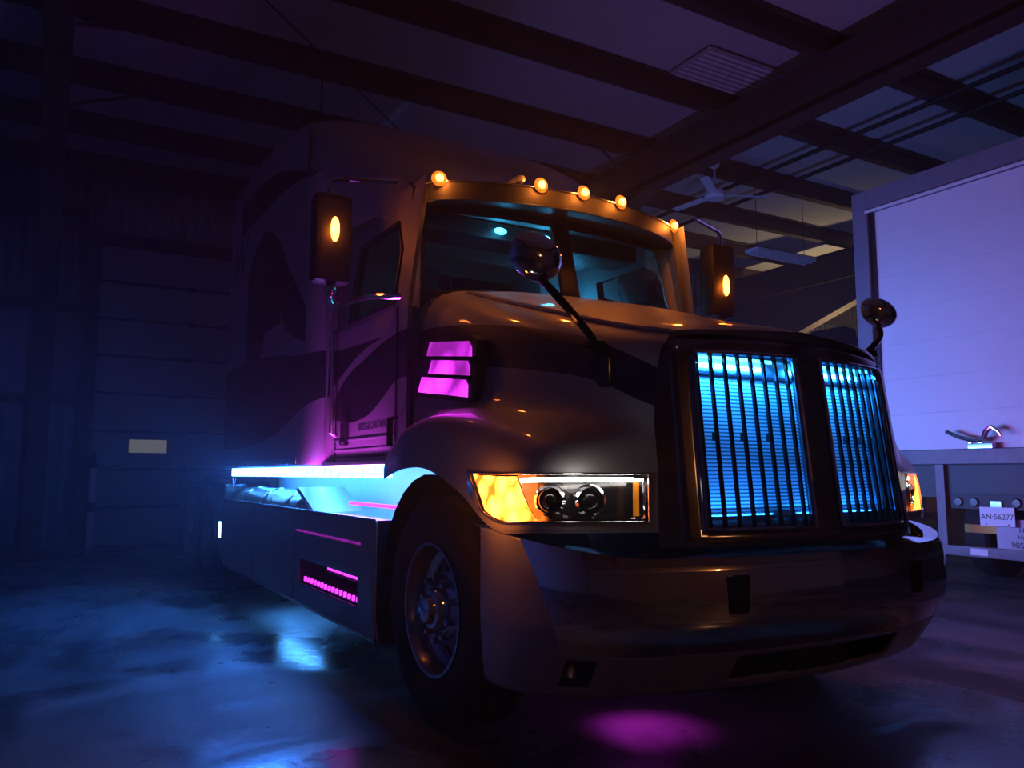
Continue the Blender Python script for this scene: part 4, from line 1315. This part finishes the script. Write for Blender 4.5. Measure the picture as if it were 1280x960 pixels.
# ---------------- side fairings: skirt, step, deck plate, tank, strips of light
def skirt(s):
    fa = bpy.data.objects.new('side_fairing', None)
    link(fa, tk)
    Y0, Y1, Z0, Z1 = 0.70, 5.08, 0.235, 0.895
    mb = MB()
    def sk(y, z):
        x = 1.205 - 0.03 * (max(0, 0.42 - z) / 0.2) ** 2
        return (s * x, y, z)
    hole = lambda y, z: (0.97 < y < 2.2) and (0.40 < z < 0.565)
    mb.grid(sk, sorted(set(lin(Y0, Y1, 74) + [0.97, 2.2])), sorted(set(lin(Z0, Z1, 23) + [0.40, 0.565])), hole)
    panel = mb.build('skirt_panel', M['paint'], fa, mod=0.012)
    for y in (2.33, 3.6):
        MB().box((s * 1.204, y - 0.003, Z0 + .03), (s * 1.2065, y + 0.003, Z1 - .01)).build('panel_seam', M['plastic'], panel)
    MB().box((s * 1.2, Y0, 0.905), (s * 1.212, Y1, 0.89), 0.003).build('edge_trim', M['dull_chrome'], panel)
    MB().grid(lambda x, z: (s * x, Y0 + 0.005, z), [0.55, 1.195], [Z0, Z1]).build('front_closeout', M['plastic'], fa)
    MB().grid(lambda x, z: (s * x, Y1 - 0.005, z), [0.55, 1.195], [Z0, Z1]).build('rear_closeout', M['black_paint'], fa)
    # deck: perforated tread in front, rounded tank behind
    dk = MB().box((s * 0.62, Y0 + 0.02, 0.865), (s * 1.20, 2.30, 0.885), 0.004).build('deck_plate', M['tread'], fa)
    for i in range(9):
        for j in range(3):
            pass
    MB().box((s * 0.62, 2.30, 0.86), (s * 1.20, Y1 - 0.02, 0.875), 0.002).build('tank_deck', M['tank'], fa)
    MB().lathe([(0, 2.55), (0.17, 2.56), (0.2, 2.60), (0.2, 4.82), (0.18, 4.86), (0, 4.87)], (s * 0.95, 0, 0.82), 'y', 32).build('air_tank', M['tank'], fa)
    for y in (2.9, 3.7, 4.5):
        MB().lathe([(0.2, y - 0.025), (0.207, y - 0.02), (0.207, y + 0.02), (0.2, y + 0.025)], (s * 0.95, 0, 0.82), 'y', 32).build('tank_strap', M['dull_chrome'], fa)
    MB().box((s * 0.60, Y0, 0.86), (s * 0.64, Y1, 1.22), 0.004).build('back_panel', M['tank_panel'], fa)
    MB().prism([(2.02, 0.885), (2.10, 0.885), (2.52, 1.03), (2.46, 1.05)], 'x', s * 0.80, s * 1.15).build('tank_bracket', M['tank_panel'], fa)
    # steps in the skirt opening
    light('POINT', 'magenta_bar_light', (s * 1.05, 1.85, 1.0), MAGENTA, 1.6, fa, soft=0.02)
    for z, y0, y1, x in ((0.415, 0.99, 2.15, 1.19), (0.515, 0.99, 1.85, 1.12)):
        st = MB().box((s * 0.80, y0, z - 0.015), (s * x, y1, z), 0.004).build('step', M['dark_metal'], fa)
        n = 15
        for i in range(n):
            y = y0 + 0.04 + (y1 - y0 - 0.08) * i / (n - 1)
            MB().box((s * (x - 0.02), y - 0.009, z + 0.001), (s * (x - 0.005), y + 0.009, z + 0.030), 0.002).build('glowing_step_tooth', M['magenta_glow'], st)  # step teeth glow themselves in place of light falling on them
        sl = st
        light('AREA', 'step_light', (s * (x - 0.06), (y0 + y1) / 2, z + 0.06), MAGENTA, 0.25, sl, y1 - y0 - 0.1, 0.08, (0, 0, -1))
    MB().box((s * 0.80, 0.96, 0.30), (s * 0.82, 2.22, 0.62), 0).box((s * 0.80, 2.21, 0.30), (s * 1.19, 2.22, 0.62), 0).box((s * 0.80, 0.98, 0.565), (s * 1.19, 2.2, 0.575), 0).build('step_well', M['plastic'], fa)
    MB().box((s * 1.205, 0.93, 0.748), (s * 1.211, 2.26, 0.762), 0.002).build('light_strip', M['magenta_strip'], fa)
    # blue strip under the cab and sleeper sill, magenta strip under the door
    bs = MB().box((s * 1.10, 0.72, 1.125), (s * 1.135, 5.0, 1.20), 0.004).build('blue_light_bar', M['blue_led'], fa)
    MB().box((s * 1.05, 0.62, 1.20), (s * 1.14, 5.05, 1.225), 0.004).build('light_bar_holder', M['dull_chrome'], bs)
    light('AREA', 'blue_bar_light', (s * 1.16, 3.3, 1.17), (0.08, 0.28, 1.0) if s > 0 else (0.03, 0.17, 1.0), BLUE_W if s > 0 else BLUE_W * 0.45, bs, 3.2, 0.04, (s * 1.0, 0, 0.40 if s > 0 else 0.1))
    light('AREA', 'blue_bar_light', (s * 0.93, 2.7, 1.19), (0.03, 0.24, 1.0), BLUE_DOWN, bs, 4.2, 0.04, (-s * 0.15, 0, -1))
    light('AREA', 'magenta_bar_light', (s * 1.20, 1.55, 1.165), (0.75, 0.06, 0.9), MAG_W * (2.4 if s > 0 else 0.7), bs, 1.3, 0.04, (s * 0.9, 0, 0.05) if s > 0 else (s * 0.15, 0, 1))
    ms = MB().box((s * 0.98, 0.75, 0.945), (s * 1.0, 1.75, 0.965), 0.003).build('magenta_light_bar', M['magenta_glow'], fa)
    light('AREA', 'magenta_bar_light', (s * 1.01, 1.25, 0.955), MAGENTA, 2.0, ms, 1.0, 0.02, (s * 0.8, 0, 0.3))
    return fa
BLUE_W, BLUE_DOWN, MAG_W = 210, 42, 11
M['magenta_strip'] = lamp_mat('magenta_strip', (0.6, 0.03, 0.75), 0.35)
fair_r = skirt(-1)
fair_l = skirt(1)
text('fairing_lettering', 'V', 0.17, (-1.19, 4.62, 1.04), FACE_NEG_X, M['glyph_light'], fair_r, 0.001, shear=0.2, sx=1.5)
text('tank_lettering', '/////////', 0.16, (-1.152, 3.6, 0.90), FACE_NEG_X, M['glyph_dark'], fair_r, 0.0008, shear=0.3, sx=1.6)
# lamps at the rear of the fairing
for z in (0.95, 0.88, 0.82):
    MB().box((-1.17, 5.30, z), (-1.02, 5.34, z + 0.02), 0.004).build('rear_reflector', M['chrome'], fair_r)
MB().box((-1.19, 5.09, 0.2), (-0.95, 5.28, 1.05), 0.03).build('rear_step_box', M['black_paint'], fair_r)
rl = MB().box((-1.2, 5.15, 0.50), (-1.19, 5.25, 0.66), 0.003).build('rear_blue_lamp', M['blue_led'], fair_r)

# magenta and blue glow lamps under the engine
ug = MB().box((-0.48, -0.49, 0.38), (-0.18, -0.45, 0.42), 0.005).build('underglow_lamp', M['magenta_glow'], tk)
light('SPOT', 'underglow_light', (-0.33, -0.47, 0.37), MAGENTA, 9, ug, soft=0.03, angle=R(90), blend=0.9, direction=(-0.0, -0.1, -1))
ub_ = MB().box((-1.0, 2.5, 0.3), (-0.9, 3.5, 0.33), 0.005).build('underglow_lamp', M['blue_led'], tk)
light('AREA', 'underglow_light', (-0.95, 3.0, 0.29), (0.02, 0.17, 1.0), 2.2, ub_, 1.0, 0.05, (-0.3, 0, -1))

# ---------------- mirrors
def cab_mirror(s):
    cx, cy = s * 1.38, (1.05 if s < 0 else 0.68)
    h = MB().box((cx - 0.115, cy - 0.06, 2.26), (cx + 0.115, cy + 0.09, 2.80), 0.045).build('cab_mirror', M['plastic'], tk)
    MB().box((cx - 0.095, cy + 0.088, 2.30), (cx + 0.095, cy + 0.094, 2.76), 0.004).build('mirror_glass', M['gloss_black'], h)
    MB().tube([(s * 1.02, cy - 0.15, 2.90), (cx - s * 0.02, cy - 0.02, 2.90), (cx + s * 0.015, cy, 2.88), (cx + s * 0.02, cy, 2.80)], 0.016, 8).build('upper_arm', M['chrome'], h)
    MB().tube([(s * 1.06, cy - 0.32, 2.16), (s * 1.2, cy - 0.15, 2.175), (cx - s * 0.03, cy, 2.13), (cx, cy, 2.16), (cx, cy, 2.27)], 0.018, 8).build('lower_arm', M['chrome'], h)
    MB().ellipsoid((cx, cy - 0.01, 2.22), (0.035, 0.035, 0.05)).build('arm_joint', M['dull_chrome'], h)
    lx = cx + s * 0.02
    le = MB().ellipsoid((cx, cy - 0.065, 2.575 if s < 0 else 2.49), (0.026, 0.02, 0.075), 14, 10).build('marker_lens', M['amber_lens'], h)
    light('POINT', 'marker_light', (cx, cy - 0.13, 2.575 if s < 0 else 2.49), (1.0, 0.18, 0.02), 1.1, h, soft=0.03)
cab_mirror(-1)
cab_mirror(1)

def hood_mirror(s, base, mid, head, rad, tilt):
    c = V(head)
    rot = Matrix.Rotation(tilt, 4, 'Y')
    hm = MB().ellipsoid((0, 0, 0), rad, 24, 14)
    vv = []
    for p in hm.v:
        if p.y > rad[1] * 0.15:          # flat mirror side faces the driver
            p = V((p.x, rad[1] * 0.15, p.z))
        vv.append(rot @ p + c)
    hm.v = vv
    h = hm.build('hood_mirror', M['chrome'], tk)
    g = MB().lathe([(0, 0), (1, 0)], (0, 0, 0), 'y', 24)
    g.v = [rot @ V((p.x * rad[0] * .9, rad[1] * 0.155, p.z * rad[2] * .9)) + c for p in g.v]
    g.build('mirror_glass', M['gloss_black'], h)
    pts = [V(base), V(mid[0]), V(mid[1]), c + V((0, 0, -rad[2] * 0.7))]
    P = [catmull(pts, t) for t in lin(0, 3, 16)]
    MB().tube(P, 0.017, 10).build('mirror_arm', M['gloss_black'], h)
    MB().lathe([(0.05, 0), (0.045, 0.02), (0.02, 0.03)], V(base) - V((0, 0, 0.02)), 'z', 16).build('arm_foot', M['gloss_black'], h)
hood_mirror(-1, (-0.80, -0.78, 1.70), ((-0.90, -0.80, 1.78), (-1.02, -0.78, 1.90)), (-1.07, -0.74, 2.04), (0.125, 0.07, 0.10), R(12))
hood_mirror(1, (0.79, -0.92, 1.76), ((0.87, -0.91, 1.81), (0.97, -0.87, 1.87)), (0.97, -0.86, 1.99), (0.125, 0.08, 0.075), R(10))
# air intake patch below the near mirror
MB().box((-0.80, -0.86, 1.50), (-0.72, -0.70, 1.64), 0.02).build('mirror_bracket', M['gloss_black'], tk)

# ---------------- cab interior
MB().prism([(0.62, 1.9), (0.66, 2.16), (0.80, 2.19), (1.0, 2.12), (1.05, 1.6), (0.8, 1.5)], 'x', -0.92, 0.92).build('dashboard', M['plastic'], tk)
sw = MB()
sw.v = []
ring = [V((0.45 + 0.22 * math.cos(a), 0, 0.22 * math.sin(a))) for a in lin(0, 2 * math.pi, 25)]
mtx = Matrix.Translation((0.45, 1.12, 2.05)) @ Matrix.Rotation(R(-35), 4, 'X') @ Matrix.Translation((-0.45, 0, 0))
stw = MB().tube([mtx @ p for p in ring], 0.016, 8).build('steering_wheel', M['plastic'], tk)
MB().tube([mtx @ V((0.25, 0, 0)), mtx @ V((0.45, 0, 0)), mtx @ V((0.65, 0, 0))], 0.018, 6).tube([mtx @ V((0.45, 0, 0)), V((0.45, 0.9, 1.9))], 0.03, 8).build('wheel_spokes', M['plastic'], stw)
for s in (-1, 1):
    st = MB().box((s * 0.45 - 0.25, 1.25, 1.62), (s * 0.45 + 0.25, 1.75, 1.80), 0.06).build('seat', M['seat'], tk)
    MB().box((-0.24, -0.07, 0), (0.24, 0.07, 0.68), 0.06, Matrix.Translation((s * 0.45, 1.72, 1.76)) @ Matrix.Rotation(R(-10), 4, 'X')).build('backrest', M['seat'], st)
    MB().box((-0.13, -0.05, 0.7), (0.13, 0.05, 0.92), 0.045, Matrix.Translation((s * 0.45, 1.72, 1.76)) @ Matrix.Rotation(R(-10), 4, 'X')).build('headrest', M['seat'], st)
    MB().box((s * 0.45 - 0.2, 1.3, 1.3), (s * 0.45 + 0.2, 1.7, 1.63), 0.02).build('seat_base', M['plastic'], st)
oc = MB().box((-0.85, 0.95, 2.66), (0.85, 1.25, 2.78), 0.03).build('overhead_console', M['plastic'], tk)
for x in (-0.30, 0.04):
    dl = MB().ellipsoid((x, 0.93, 2.715), (0.045, 0.02, 0.022), 16, 8).build('dome_lamp', M['cyan_lens'], oc)
    light('POINT', 'dome_light', (x, 0.87, 2.66), (0.04, 0.5, 1.0), 1.0, dl, soft=0.03)
light('POINT', 'cab_fill_light', (0.82, 1.72, 2.45), (0.04, 0.5, 1.0), 3.2, oc, soft=0.0)  # added fill with no fixture, brightens the rear cab wall
